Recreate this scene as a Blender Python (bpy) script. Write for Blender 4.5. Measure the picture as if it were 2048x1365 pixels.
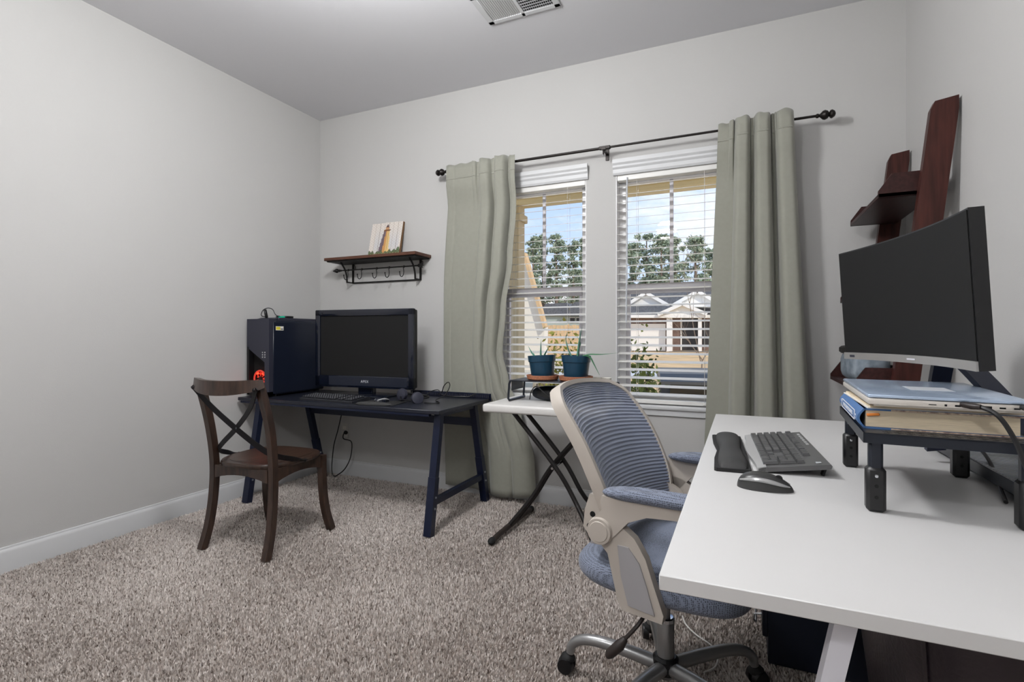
import bpy, bmesh, math, random
import numpy as np
from mathutils import Vector, Matrix, Euler
random.seed(7); RNG = np.random.default_rng(7)
R = math.radians; PI = math.pi
for o in list(bpy.data.objects): bpy.data.objects.remove(o)
SC = bpy.context.scene; COL = SC.collection

# ------------------------------------------------------------------ camera
CAMH = 1.10; YAW = R(24.08); FPX = 1036.0; HOR = 672.0
cam = bpy.data.cameras.new('camera'); cam.sensor_width = 36.0
cam.lens = FPX / 2048 * 36.0; cam.shift_y = -(682.5 - HOR) / 2048; cam.clip_start = 0.02; cam.clip_end = 500
camo = bpy.data.objects.new('camera', cam); COL.objects.link(camo)
camo.location = (0, 0, CAMH); camo.rotation_euler = (R(90), 0, YAW); SC.camera = camo
# ------------------------------------------------------------------ world
W = bpy.data.worlds.new('sky'); SC.world = W; W.use_nodes = True
nt = W.node_tree; nt.nodes.clear()
def wn(t, **k):
    n = nt.nodes.new(t)
    for a, b in k.items(): setattr(n, a, b)
    return n
tc = wn('ShaderNodeTexCoord'); mp = wn('ShaderNodeMapping'); mp.inputs['Scale'].default_value = (1, 1, 2.6)
nz = wn('ShaderNodeTexNoise'); nz.inputs['Scale'].default_value = 3.1; nz.inputs['Detail'].default_value = 8; nz.inputs['Roughness'].default_value = .58
cr = wn('ShaderNodeValToRGB'); cr.color_ramp.elements[0].position = .46; cr.color_ramp.elements[1].position = .62
sx = wn('ShaderNodeSeparateXYZ'); gr = wn('ShaderNodeValToRGB')
e = gr.color_ramp.elements; e[0].position = 0.0; e[0].color = (.66, .77, .92, 1); e[1].position = .55; e[1].color = (.17, .37, .80, 1)
mx = wn('ShaderNodeMix', data_type='RGBA'); mx.inputs['B'].default_value = (.86, .88, .92, 1)
bg = wn('ShaderNodeBackground'); bg.inputs['Strength'].default_value = 1.3; wo = wn('ShaderNodeOutputWorld')
L = nt.links.new
L(tc.outputs['Generated'], mp.inputs['Vector']); L(mp.outputs['Vector'], nz.inputs['Vector']); L(nz.outputs['Fac'], cr.inputs['Fac'])
L(tc.outputs['Generated'], sx.inputs['Vector']); L(sx.outputs['Z'], gr.inputs['Fac'])
L(gr.outputs['Color'], mx.inputs['A']); L(cr.outputs['Color'], mx.inputs['Factor']); L(mx.outputs['Result'], bg.inputs['Color']); L(bg.outputs['Background'], wo.inputs['Surface'])
# ------------------------------------------------------------------ sun + exposure
sl = bpy.data.lights.new('sun', 'SUN'); sl.energy = 2.6; sl.angle = R(.6); sl.color = (1, .93, .82)
so = bpy.data.objects.new('sun', sl); COL.objects.link(so)
so.rotation_euler = Vector((-.62, .52, -.58)).to_track_quat('-Z', 'Y').to_euler()
vs = SC.view_settings; vs.view_transform = 'Standard'; vs.look = 'None'; vs.exposure = 0.0; vs.gamma = 1.0; vs.use_curve_mapping = False
LAMP_POWER = (88, 52); LAMP_POS = ((-1.3, 1.3, 2.85), (-.95, -.6, 2.85))  # second lamp is added fill, unseen behind the viewer

# ------------------------------------------------------------------ helpers
cY, sY = math.cos(YAW), math.sin(YAW)
def ray(px, py):
    u = (px - 1024) / FPX; v = (HOR - py) / FPX
    return Vector((-sY + u * cY, cY + u * sY, v))
def at(px, py, Y):          # point of the plane Y = const seen at a photograph position
    d = ray(px, py); k = Y / d.y; return Vector((d.x * k, Y, CAMH + d.z * k))
def atz(px, py, z):
    d = ray(px, py); k = (z - CAMH) / d.z; return Vector((d.x * k, d.y * k, z))
def lin(c):
    return tuple(((x / 255) / 12.92 if x / 255 <= .04045 else ((x / 255 + .055) / 1.055) ** 2.4) for x in c)
_boxc = {}
def boxgeo(s, bev, seg):
    k = (tuple(round(x, 5) for x in s), bev, seg)
    if k not in _boxc:
        bm = bmesh.new(); bmesh.ops.create_cube(bm, size=1); bmesh.ops.scale(bm, vec=s, verts=bm.verts)
        if bev: bmesh.ops.bevel(bm, geom=bm.edges[:], offset=min(bev, .49 * min(s)), segments=seg, profile=.5, affect='EDGES', clamp_overlap=True)
        bm.verts.index_update()
        _boxc[k] = ([v.co.copy() for v in bm.verts], [[v.index for v in f.verts] for f in bm.faces]); bm.free()
    return _boxc[k]
def rotm(r):
    return Euler(r).to_matrix() if r is not None else None
class G:
    def __init__(s): s.v = []; s.f = []
    def add(s, vs_, fs):
        b = len(s.v); s.v += [tuple(x) for x in vs_]; s.f += [[i + b for i in f] for f in fs]; return s
    def box(s, c, d, rot=None, bev=0, seg=1):
        vs_, fs = boxgeo(d, bev, seg); c = Vector(c)
        if rot is not None:
            m = rot if isinstance(rot, Matrix) else rotm(rot); return s.add([m @ v + c for v in vs_], fs)
        return s.add([v + c for v in vs_], fs)
    def bb(s, a, b, bev=0, seg=1):
        return s.box([(x + y) / 2 for x, y in zip(a, b)], [abs(y - x) for x, y in zip(a, b)], None, bev, seg)
    def tube(s, pts, r, n=8, cap=True, closed=False):
        pts = [Vector(p) for p in pts]; m = len(pts); rs = r if isinstance(r, (list, tuple)) else [r] * m
        vs_ = []; up = None
        for i in range(m):
            if closed: t = pts[(i + 1) % m] - pts[i - 1]
            else: t = pts[min(i + 1, m - 1)] - pts[max(i - 1, 0)]
            t.normalize()
            if up is None: up = t.orthogonal().normalized()
            else: up = (up - t * up.dot(t)); up = up.normalized() if up.length > 1e-6 else t.orthogonal().normalized()
            w = t.cross(up)
            for k in range(n):
                a = 2 * PI * k / n; vs_.append(pts[i] + (up * math.cos(a) + w * math.sin(a)) * rs[i])
        fs = []
        for i in range(m if closed else m - 1):
            j = (i + 1) % m
            for k in range(n): fs.append([i * n + k, i * n + (k + 1) % n, j * n + (k + 1) % n, j * n + k])
        if cap and not closed: fs.append(list(range(n))[::-1]); fs.append([(m - 1) * n + k for k in range(n)])
        return s.add(vs_, fs)
    def cyl(s, a, b, r, r2=None, n=16): return s.tube([a, b], [r, r if r2 is None else r2], n)
    def bar(s, pts, w, h, side):        # rectangular section w (along side) x h, swept along pts
        pts = [Vector(p) for p in pts]; m = len(pts); vs_ = []
        ws = w if isinstance(w, (list, tuple)) else [w] * m; hs = h if isinstance(h, (list, tuple)) else [h] * m
        for i in range(m):
            t = (pts[min(i + 1, m - 1)] - pts[max(i - 1, 0)]).normalized()
            sd = Vector(side); sd = (sd - t * sd.dot(t)).normalized(); up = t.cross(sd)
            for a, b in ((-1, -1), (1, -1), (1, 1), (-1, 1)): vs_.append(pts[i] + sd * a * ws[i] / 2 + up * b * hs[i] / 2)
        fs = [[0, 3, 2, 1], [4 * m - 4, 4 * m - 3, 4 * m - 2, 4 * m - 1]]
        for i in range(m - 1):
            for k in range(4): fs.append([i * 4 + k, i * 4 + (k + 1) % 4, i * 4 + 4 + (k + 1) % 4, i * 4 + 4 + k])
        return s.add(vs_, fs)
    def lathe(s, prof, c=(0, 0, 0), n=24, m=None):
        vs_ = []; c = Vector(c)
        for r, z in prof:
            for k in range(n):
                a = 2 * PI * k / n; p = Vector((r * math.cos(a), r * math.sin(a), z)); vs_.append((m @ p if m is not None else p) + c)
        fs = []
        for i in range(len(prof) - 1):
            for k in range(n): fs.append([i * n + k, i * n + (k + 1) % n, (i + 1) * n + (k + 1) % n, (i + 1) * n + k])
        fs.append(list(range(n))[::-1]); fs.append([(len(prof) - 1) * n + k for k in range(n)])
        return s.add(vs_, fs)
    def ext(s, poly, vec):              # polygon (3D points) extruded along vec
        n = len(poly); p = [Vector(q) for q in poly]; vec = Vector(vec)
        return s.add(p + [q + vec for q in p], [list(range(n))[::-1], [n + i for i in range(n)]] + [[i, (i + 1) % n, n + (i + 1) % n, n + i] for i in range(n)])
    def grid(s, fn, nu, nv):
        vs_ = [fn(i / nu, j / nv) for j in range(nv + 1) for i in range(nu + 1)]
        return s.add(vs_, [[j * (nu + 1) + i, j * (nu + 1) + i + 1, (j + 1) * (nu + 1) + i + 1, (j + 1) * (nu + 1) + i] for j in range(nv) for i in range(nu)])
    def ball(s, c, r, n=12, e=1.0):
        r = r if isinstance(r, (list, tuple)) else (r, r, r); c = Vector(c)
        sg = lambda x: math.copysign(abs(x) ** e, x)
        vs_ = []; m = n // 2
        for j in range(m + 1):
            t = -PI / 2 + PI * j / m
            for i in range(n):
                a = 2 * PI * i / n
                vs_.append(c + Vector((r[0] * sg(math.cos(t)) * sg(math.cos(a)), r[1] * sg(math.cos(t)) * sg(math.sin(a)), r[2] * sg(math.sin(t)))))
        return s.add(vs_, [[j * n + i, j * n + (i + 1) % n, (j + 1) * n + (i + 1) % n, (j + 1) * n + i] for j in range(m) for i in range(n)])
    def mesh(s, name, mat, ang=38):
        me = bpy.data.meshes.new(name); me.from_pydata(s.v, [], s.f); me.materials.append(M[mat] if isinstance(mat, str) else mat)
        bm = bmesh.new(); bm.from_mesh(me); bmesh.ops.remove_doubles(bm, verts=bm.verts, dist=1e-6)
        bmesh.ops.recalc_face_normals(bm, faces=bm.faces); bm.to_mesh(me); bm.free()
        if ang: me.shade_smooth(); me.set_sharp_from_angle(angle=R(ang))
        return me
    def build(s, name, mat, parent=None, ang=38): return obj(name, s.mesh(name, mat, ang), parent)
def obj(name, me, parent=None, loc=None, rot=None):
    o = bpy.data.objects.new(name, me); COL.objects.link(o)
    if parent is not None: o.parent = parent
    if loc is not None: o.location = loc
    if rot is not None: o.rotation_euler = rot
    return o
def tag(o, label, cat=None, group=None, kind=None):
    if label: o['label'] = label
    if cat: o['category'] = cat
    if group: o['group'] = group
    if kind: o['kind'] = kind
    return o
def thing(name, label, cat, loc=(0, 0, 0), rz=0, group=None):
    o = bpy.data.objects.new(name, None); COL.objects.link(o); o.empty_display_size = .05
    o.location = loc; o.rotation_euler = (0, 0, rz); return tag(o, label, cat, group)
def struct(o, label=None, cat=None): return tag(o, label, cat, None, 'structure')
def spline(pts, n=8):       # Catmull-Rom
    p = [Vector(q) for q in pts]; p = [p[0] * 2 - p[1]] + p + [p[-1] * 2 - p[-2]]; out = []
    for i in range(1, len(p) - 2):
        for k in range(n):
            t = k / n; a, b, c, d = p[i - 1:i + 3]
            out.append(.5 * ((2 * b) + (c - a) * t + (2 * a - 5 * b + 4 * c - d) * t * t + (3 * b - a - 3 * c + d) * t ** 3))
    out.append(p[-2]); return out
def cable(name, pts, r, mat, label, cat='cable', parent=None, n=8):
    o = G().tube(spline(pts, n), r, 8).build(name, mat, parent)
    if parent is None: tag(o, label, cat)
    return o
def text(name, s, size, mat, parent, loc, rot, ext=.0004, sp=1.0):
    cu = bpy.data.curves.new(name, 'FONT'); cu.body = s; cu.size = size; cu.extrude = ext; cu.align_x = 'CENTER'; cu.align_y = 'CENTER'; cu.space_character = sp
    t = bpy.data.objects.new('tmp', cu); COL.objects.link(t); bpy.context.view_layer.update()
    me = bpy.data.meshes.new_from_object(t.evaluated_get(bpy.context.evaluated_depsgraph_get())); bpy.data.objects.remove(t)
    me.name = name; me.materials.clear(); me.materials.append(M[mat]); return obj(name, me, parent, loc, rot)

# ------------------------------------------------------------------ materials
M = {}
def mat(name, rgb, rough=.5, metal=0, spec=.5, noise=0, nscale=8, bump=0, bscale=60, coat=0, stretch=None, rgb2=None, alpha=None, sheen=0, subs=0, emit=None):
    m = bpy.data.materials.new(name); m.use_nodes = True; t = m.node_tree; b = t.nodes['Principled BSDF']
    c = lin(rgb) + (1,); b.inputs['Base Color'].default_value = c; b.inputs['Roughness'].default_value = rough
    b.inputs['Metallic'].default_value = metal; b.inputs['Specular IOR Level'].default_value = spec; b.inputs['Coat Weight'].default_value = coat
    if sheen: b.inputs['Sheen Weight'].default_value = sheen
    if emit: b.inputs['Emission Color'].default_value = lin(emit[0]) + (1,); b.inputs['Emission Strength'].default_value = emit[1]
    if noise or bump:
        tcn = t.nodes.new('ShaderNodeTexCoord'); mpn = t.nodes.new('ShaderNodeMapping'); mpn.inputs['Scale'].default_value = stretch or (1, 1, 1)
        t.links.new(tcn.outputs['Object'], mpn.inputs['Vector'])
    if noise:
        n = t.nodes.new('ShaderNodeTexNoise'); n.inputs['Scale'].default_value = nscale; n.inputs['Detail'].default_value = 6
        t.links.new(mpn.outputs['Vector'], n.inputs['Vector'])
        rp = t.nodes.new('ShaderNodeValToRGB'); rp.color_ramp.elements[0].position = .3; rp.color_ramp.elements[1].position = .7
        c2 = lin(rgb2) if rgb2 else tuple(min(1, x * (1 + noise)) for x in c[:3])
        c1 = c[:3] if rgb2 else tuple(x * (1 - noise) for x in c[:3])
        rp.color_ramp.elements[0].color = c1 + (1,); rp.color_ramp.elements[1].color = tuple(c2) + (1,)
        t.links.new(n.outputs['Fac'], rp.inputs['Fac']); t.links.new(rp.outputs['Color'], b.inputs['Base Color'])
    if bump:
        n2 = t.nodes.new('ShaderNodeTexNoise'); n2.inputs['Scale'].default_value = bscale; n2.inputs['Detail'].default_value = 4
        t.links.new(mpn.outputs['Vector'], n2.inputs['Vector'])
        bp = t.nodes.new('ShaderNodeBump'); bp.inputs['Strength'].default_value = bump; bp.inputs['Distance'].default_value = .01
        t.links.new(n2.outputs['Fac'], bp.inputs['Height']); t.links.new(bp.outputs['Normal'], b.inputs['Normal'])
    if alpha is not None: b.inputs['Alpha'].default_value = alpha
    M[name] = m; return m
mat('wall', (191, 190, 188), .85, noise=.015, nscale=1.5, bump=.06, bscale=220)
mat('ceiling', (218, 218, 221), .9, bump=.05, bscale=200)
mat('trim', (206, 207, 208), .45)
mat('vinyl', (238, 238, 240), .35)
mat('sash', (214, 212, 218), .4)
mat('slat', (228, 227, 223), .4)
mat('carpet_base', (150, 138, 130), .95, noise=.2, nscale=90)
mat('curtain', (144, 144, 133), .75, noise=.03, nscale=40, sheen=.3)
mat('rod', (38, 34, 32), .4, .6)
mat('iron', (28, 26, 25), .5, .5)
mat('shelf_wood', (86, 52, 36), .45, noise=.35, nscale=6, stretch=(1, 14, 14))
mat('chair_wood', (55, 39, 31), .36, noise=.5, nscale=9, stretch=(6, 6, 1), coat=.2)
mat('seat_wood', (60, 42, 32), .35, noise=.5, nscale=7, stretch=(9, 1, 1), coat=.2)
mat('strap', (34, 33, 36), .45, .6)
mat('desk_black', (26, 29, 40), .34, noise=.12, nscale=20, stretch=(1, 12, 1))  # black top, with a little reflected sky blue in its colour
mat('leg_black', (22, 30, 54), .32, .2)  # black metal; blue of the reflected sky put into the colour
mat('tower', (21, 27, 42), .34)  # black case, colour shifted to navy for sky reflections
mat('tower_front', (46, 47, 60), .5)
mat('black', (16, 16, 18), .4)
mat('gloss_black', (15, 20, 34), .12, spec=.7)  # glossy black with the sky's blue reflection mixed into the base
mat('rubber', (24, 24, 25), .75)
mat('screen', (34, 34, 34), .6, spec=.1)
mat('key', (84, 84, 85), .38)  # lightened to stand for the light on the key tops
mat('key_dark', (30, 31, 37), .5)
mat('kb_body', (92, 92, 92), .4)
mat('kb_silver', (178, 178, 178), .35, .2)
mat('legend', (180, 182, 186), .6)
mat('logo_white', (220, 222, 228), .5)
mat('red_led', (255, 60, 40), .5, emit=((255, 40, 20), 6))
mat('red_glow', (120, 60, 50), .4, emit=((255, 60, 40), .5))
mat('green_led', (20, 150, 120), .5, emit=((0, 190, 150), .35))
mat('bolt', (190, 195, 205), .3, .9)
mat('chrome', (205, 208, 212), .15, 1)
mat('white_top', (208, 207, 206), .42, noise=.012, nscale=6)
mat('white_plastic', (214, 212, 209), .42, bump=.08, bscale=350)
mat('white_metal', (214, 213, 220), .35)
mat('table_leg', (46, 44, 44), .42, .5)
mat('foot_brown', (52, 44, 40), .5, .2)
mat('riser', (34, 38, 47), .38, .3)
mat('pot', (28, 62, 84), .28, noise=.1, nscale=12, stretch=(3, 3, .4))
mat('terracotta', (178, 116, 86), .7, noise=.25, nscale=140)
mat('soil', (52, 40, 32), .95, noise=.4, nscale=60)
mat('aloe', (86, 138, 118), .45, noise=.2, nscale=30)
mat('aloe2', (66, 124, 84), .45, noise=.2, nscale=30)
mat('paper', (232, 228, 220), .7)
mat('chair_frame', (182, 174, 165), .42)
mat('chair_grey', (158, 156, 158), .45)
mat('chair_steel', (150, 150, 150), .32, .6)
mat('lever', (40, 32, 30), .45)
mat('gel', (52, 52, 52), .7, bump=.05, bscale=500)
mat('mouse_grey', (165, 165, 165), .25, .3)
mat('mouse_dark', (52, 52, 52), .35)
mat('book_blue', (70, 108, 158), .55, noise=.08, nscale=50)
mat('pages', (222, 206, 178), .8, noise=.14, nscale=30, stretch=(1, 1, 40))
mat('floral', (120, 90, 82), .7, noise=.6, nscale=120, rgb2=(226, 206, 180))
mat('orange', (222, 130, 50), .6)
mat('laptop', (214, 208, 200), .32, .25)
mat('lid', (188, 206, 230), .25, .6)  # silver lid tinted with the sky blue it reflects
mat('sticker_grey', (196, 200, 206), .4)
mat('yellow', (226, 212, 60), .5)
mat('bezel_silver', (168, 166, 163), .35, .5)
mat('mahogany', (64, 32, 27), .42, spec=.3, noise=.4, nscale=7, stretch=(10, 10, 1))
mat('mahogany_y', (52, 27, 25), .42, spec=.3, noise=.4, nscale=7, stretch=(10, 1, 10))
mat('camo', (86, 98, 108), .8, noise=.5, nscale=18, rgb2=(150, 160, 170))
mat('leather', (42, 34, 41), .28, noise=.15, nscale=14, bump=.12, bscale=120)
mat('cabinet', (18, 24, 40), .45)
mat('mesh_silver', (150, 165, 190), .3, .7)
mat('cord_white', (225, 222, 218), .5)
mat('dark', (6, 6, 7), .9)
mat('glass_lamp', (250, 248, 240), .4, emit=((255, 246, 232), 1.5))
mat('plate', (205, 203, 198), .5)
mat('glass_clear', (255, 255, 255), .1)
def fabric(name, rgb, rgb2, scale):
    m = mat(name, rgb, .85, sheen=.2); t = m.node_tree; b = t.nodes['Principled BSDF']
    tcn = t.nodes.new('ShaderNodeTexCoord'); v = t.nodes.new('ShaderNodeTexVoronoi'); v.inputs['Scale'].default_value = scale; v.inputs['Randomness'].default_value = .25
    rp = t.nodes.new('ShaderNodeValToRGB'); rp.color_ramp.elements[0].color = lin(rgb2) + (1,); rp.color_ramp.elements[1].color = lin(rgb) + (1,)
    rp.color_ramp.elements[0].position = .25; rp.color_ramp.elements[1].position = .5
    t.links.new(tcn.outputs['Object'], v.inputs['Vector']); t.links.new(v.outputs['Distance'], rp.inputs['Fac']); t.links.new(rp.outputs['Color'], b.inputs['Base Color'])
fabric('chair_fabric', (120, 128, 146), (44, 48, 58), 230)
mat('chair_mesh', (136, 146, 168), .5, sheen=.3, alpha=.88)
def glassmat():
    m = bpy.data.materials.new('window_glass'); m.use_nodes = True; t = m.node_tree; t.nodes.clear()
    a = t.nodes.new('ShaderNodeBsdfTransparent'); g = t.nodes.new('ShaderNodeBsdfGlossy'); g.inputs['Roughness'].default_value = .02
    mxn = t.nodes.new('ShaderNodeMixShader'); mxn.inputs['Fac'].default_value = .012; o = t.nodes.new('ShaderNodeOutputMaterial')
    t.links.new(a.outputs[0], mxn.inputs[1]); t.links.new(g.outputs[0], mxn.inputs[2]); t.links.new(mxn.outputs[0], o.inputs['Surface']); M['window_glass'] = m
glassmat()
def attrmat(name, rough=.8):
    m = bpy.data.materials.new(name); m.use_nodes = True; t = m.node_tree; b = t.nodes['Principled BSDF']; b.inputs['Roughness'].default_value = rough
    b.inputs['Specular IOR Level'].default_value = .15
    a = t.nodes.new('ShaderNodeVertexColor'); a.layer_name = 'paint'; t.links.new(a.outputs['Color'], b.inputs['Base Color']); M[name] = m
attrmat('painted', .7); attrmat('carpet_fibre', .95); attrmat('foliage', .7)
# outside
mat('siding', (226, 220, 205), .8); mat('cream', (246, 228, 182), .8); mat('post_shaded', (214, 198, 164), .8); mat('house_white', (236, 234, 228), .8)  # porch post cream is browned to stand for its shaded face
mat('roof', (96, 98, 102), .9, noise=.3, nscale=6); mat('brick', (132, 108, 96), .9, noise=.4, nscale=3, rgb2=(96, 76, 70)); mat('lawn', (214, 178, 128), .95, noise=.18, nscale=.6, bump=.3, bscale=6)
mat('concrete', (206, 202, 196), .9, noise=.06, nscale=2); mat('fence', (208, 176, 134), .9, noise=.15, nscale=5); mat('sage', (170, 180, 172), .85)
mat('bark', (120, 104, 90), .9, noise=.2, nscale=8); mat('entry', (44, 42, 42), .6); mat('car_dark', (50, 50, 48), .45, coat=.1); mat('car_tan', (176, 170, 150), .3, .3, coat=.5)
mat('car_glass', (30, 34, 36), .1, spec=.8); mat('branch', (132, 116, 100), .9)

# ------------------------------------------------------------------ room shell
XL, XR, YB, YF, ZC, WT = -3.15, .753, 3.216, -1.3, 2.85, .14
FZ = -.012
W1 = (-1.562, -.919); W2 = (-.726, -.083); WZ = (.68, 2.11)
struct(G().bb((XL - .1, YF - .1, FZ - .1), (XR + .1, YB + WT, FZ)).build('floor', 'carpet_base'), 'taupe carpet backing under the pile')
struct(G().bb((XL - .1, YF - .1, ZC), (XR + .1, YB + WT, ZC + .12)).build('ceiling', 'ceiling'), 'plain flat white ceiling')
struct(G().bb((XL - .12, YF - .1, FZ), (XL, YB + WT, ZC)).build('wall_left', 'wall'), 'bare light grey wall on the left')
struct(G().bb((XR, YF - .1, FZ), (XR + .12, YB + WT, ZC)).build('wall_right', 'wall'), 'light grey wall behind the ladder shelf')
struct(G().bb((XL, YF - .1, FZ), (XR, YF, ZC)).build('wall_front', 'wall'), 'light grey wall behind the viewer')
g = G(); y0, y1 = YB, YB + WT
for a, b, c, d in ((XL, W1[0], FZ, ZC), (W1[1], W2[0], FZ, ZC), (W2[1], XR, FZ, ZC), (W1[0], W1[1], FZ, WZ[0]), (W1[0], W1[1], WZ[1], ZC), (W2[0], W2[1], FZ, WZ[0]), (W2[0], W2[1], WZ[1], ZC)):
    g.bb((a, y0, c), (b, y1, d))
struct(g.build('wall_back', 'wall', ang=0), 'light grey window wall with two openings')
def baseboard(name, a, b, nrm, label):
    a, b, n = Vector(a), Vector(b), Vector(nrm); z = Vector((0, 0, 1))
    prof = [(0, FZ), (.014, FZ), (.014, .088), (.011, .098), (.007, .104), (.006, .112), (0, .114)]
    struct(G().ext([a + n * p + z * q for p, q in prof], b - a).build(name, 'trim', ang=25), label)
baseboard('baseboard_left', (XL, YF, 0), (XL, YB, 0), (1, 0, 0), 'white baseboard along the left wall')
baseboard('baseboard_back', (XL, YB, 0), (XR, YB, 0), (0, -1, 0), 'white baseboard under the windows')
baseboard('baseboard_right', (XR, YF, 0), (XR, YB, 0), (-1, 0, 0), 'white baseboard along the right wall')

# carpet pile: one object nobody could count
def carpet():
    n = 460000
    x = RNG.uniform(XL + .016, XR - .016, n); y = .55 + (YB - .015 - .55) * RNG.uniform(0, 1, n) ** 1.35
    a = RNG.uniform(0, 2 * PI, n); w = RNG.uniform(.0020, .0040, n); h = RNG.uniform(.6, 1.15, n)
    la = RNG.uniform(0, 2 * PI, n); ll = RNG.uniform(.001, .007, n)
    # soft brushed patches lean the pile
    lean = np.sin(x * 5 + 1.7 * np.sin(y * 3.1)) + np.sin(y * 6.3 + 2 * np.sin(x * 2.3))
    lx = ll * np.cos(la) + .001 * lean; ly = ll * np.sin(la) - .0008 * lean
    z0 = np.full(n, FZ); z1 = FZ + .016 * h
    dx, dy = np.cos(a) * w, np.sin(a) * w
    V = np.zeros((n, 5, 3), np.float32)
    V[:, 0] = np.stack([x - dx, y - dy, z0], 1); V[:, 1] = np.stack([x + dx, y + dy, z0], 1)
    V[:, 2] = np.stack([x + dx * .8 + lx * .5, y + dy * .8 + ly * .5, (z0 + z1) / 2 + .002], 1)
    V[:, 3] = np.stack([x - dx * .8 + lx * .5, y - dy * .8 + ly * .5, (z0 + z1) / 2 + .002], 1)
    V[:, 4] = np.stack([x + lx, y + ly, z1], 1)
    me = bpy.data.meshes.new('carpet_pile'); b = (np.arange(n) * 5)[:, None]
    loops = np.concatenate([b + np.array([[0, 1, 2, 3]]), b + np.array([[3, 2, 4]])], 1).ravel().astype(np.int32)
    ls = np.stack([np.arange(n) * 7, np.arange(n) * 7 + 4], 1).ravel().astype(np.int32)
    me.vertices.add(n * 5); me.vertices.foreach_set('co', V.ravel()); me.loops.add(n * 7); me.loops.foreach_set('vertex_index', loops)
    me.polygons.add(n * 2); me.polygons.foreach_set('loop_start', ls); me.update(calc_edges=True)
    base = np.array(lin((212, 202, 195))); lo = np.array(lin((112, 98, 90))); hi = np.array(lin((240, 233, 228)))
    t = RNG.uniform(0, 1, n)[:, None]; c = np.where(t < .16, lo + (base - lo) * (t / .16), base + (hi - base) * ((t - .16) / .84) ** 1.4)
    C = np.ones((n, 5, 4), np.float32); C[:, :, :3] = c[:, None, :]
    at_ = me.color_attributes.new('paint', 'FLOAT_COLOR', 'POINT'); at_.data.foreach_set('color', C.ravel())
    me.materials.append(M['carpet_fibre']); o = obj('carpet_pile', me)
    tag(o, 'taupe speckled cut-pile carpet covering the whole floor', 'carpet', None, 'stuff')
carpet()

# ------------------------------------------------------------------ windows
def window(name, wx, label):
    xa, xb = wx; za, zb = WZ; ya, yb = YB + .075, YB + .125; fw = .048
    root = bpy.data.objects.new(name, None); COL.objects.link(root); root.location = ((xa + xb) / 2, YB + .1, za); struct(root, label)
    ox, oy, oz = root.location
    g = G()
    for a, b in (((xa, za), (xa + fw, zb)), ((xb - fw, za), (xb, zb)), ((xa, za), (xb, za + .045)), ((xa, zb - .045), (xb, zb))):
        g.bb((a[0] - ox, ya - oy, a[1] - oz), (b[0] - ox, yb - oy, b[1] - oz), .004)
    g.build('window_frame', 'vinyl', root)
    g = G()
    for a, b in (((xa, za), (xa + .004, zb)), ((xb - .004, za), (xb, zb)), ((xa, zb - .004), (xb, zb))): g.bb((a[0] - ox, YB + .001 - oy, a[1] - oz), (b[0] - ox, ya - oy, b[1] - oz))
    g.build('daylit_jamb', 'vinyl', root)  # white boards added so the drywall jamb looks daylit
    zm = 1.40
    G().bb((xa + fw - ox, ya - .006 - oy, zm - .034 - oz), (xb - fw - ox, yb - .01 - oy, zm + .026 - oz), .005).build('meeting_rail', 'sash', root)
    g = G()
    for x in (xa + fw, xb - fw - .022): g.bb((x - ox, ya + .005 - oy, za + .045 - oz), (x + .022 - ox, yb - .012 - oy, zm - .034 - oz), .003)
    g.build('lower_sash', 'sash', root)
    xm = (xa + xb) / 2
    G().bb((xm - .011 - ox, ya + .02 - oy, zm + .026 - oz), (xm + .011 - ox, ya + .034 - oy, zb - .045 - oz), .002).build('muntin', 'sash', root)
    for a, b, c, d in ((xa + fw, xm - .011, zm + .026, zb - .045), (xm + .011, xb - fw, zm + .026, zb - .045)):
        G().bb((a - ox, ya + .024 - oy, c - oz), (b - ox, ya + .028 - oy, d - oz)).build('pane', 'window_glass', root)
    G().bb((xa + fw - ox, ya + .034 - oy, za + .045 - oz), (xb - fw - ox, ya + .038 - oy, zm - .034 - oz)).build('pane', 'window_glass', root)
    s = G().bb((xa - .03 - ox, YB - .025 - oy, za - .024 - oz), (xb + .03 - ox, ya + .004 - oy, za - oz), .006, 2)
    s.bb((xa - .015 - ox, YB - .012 - oy, za - .062 - oz), (xb + .015 - ox, YB - .0005 - oy, za - .022 - oz), .003)
    s.build('sill', 'trim', root)
window('window_1', W1, 'white double-hung window nearer the room corner')
window('window_2', W2, 'white double-hung window nearer the ladder shelf')

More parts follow.
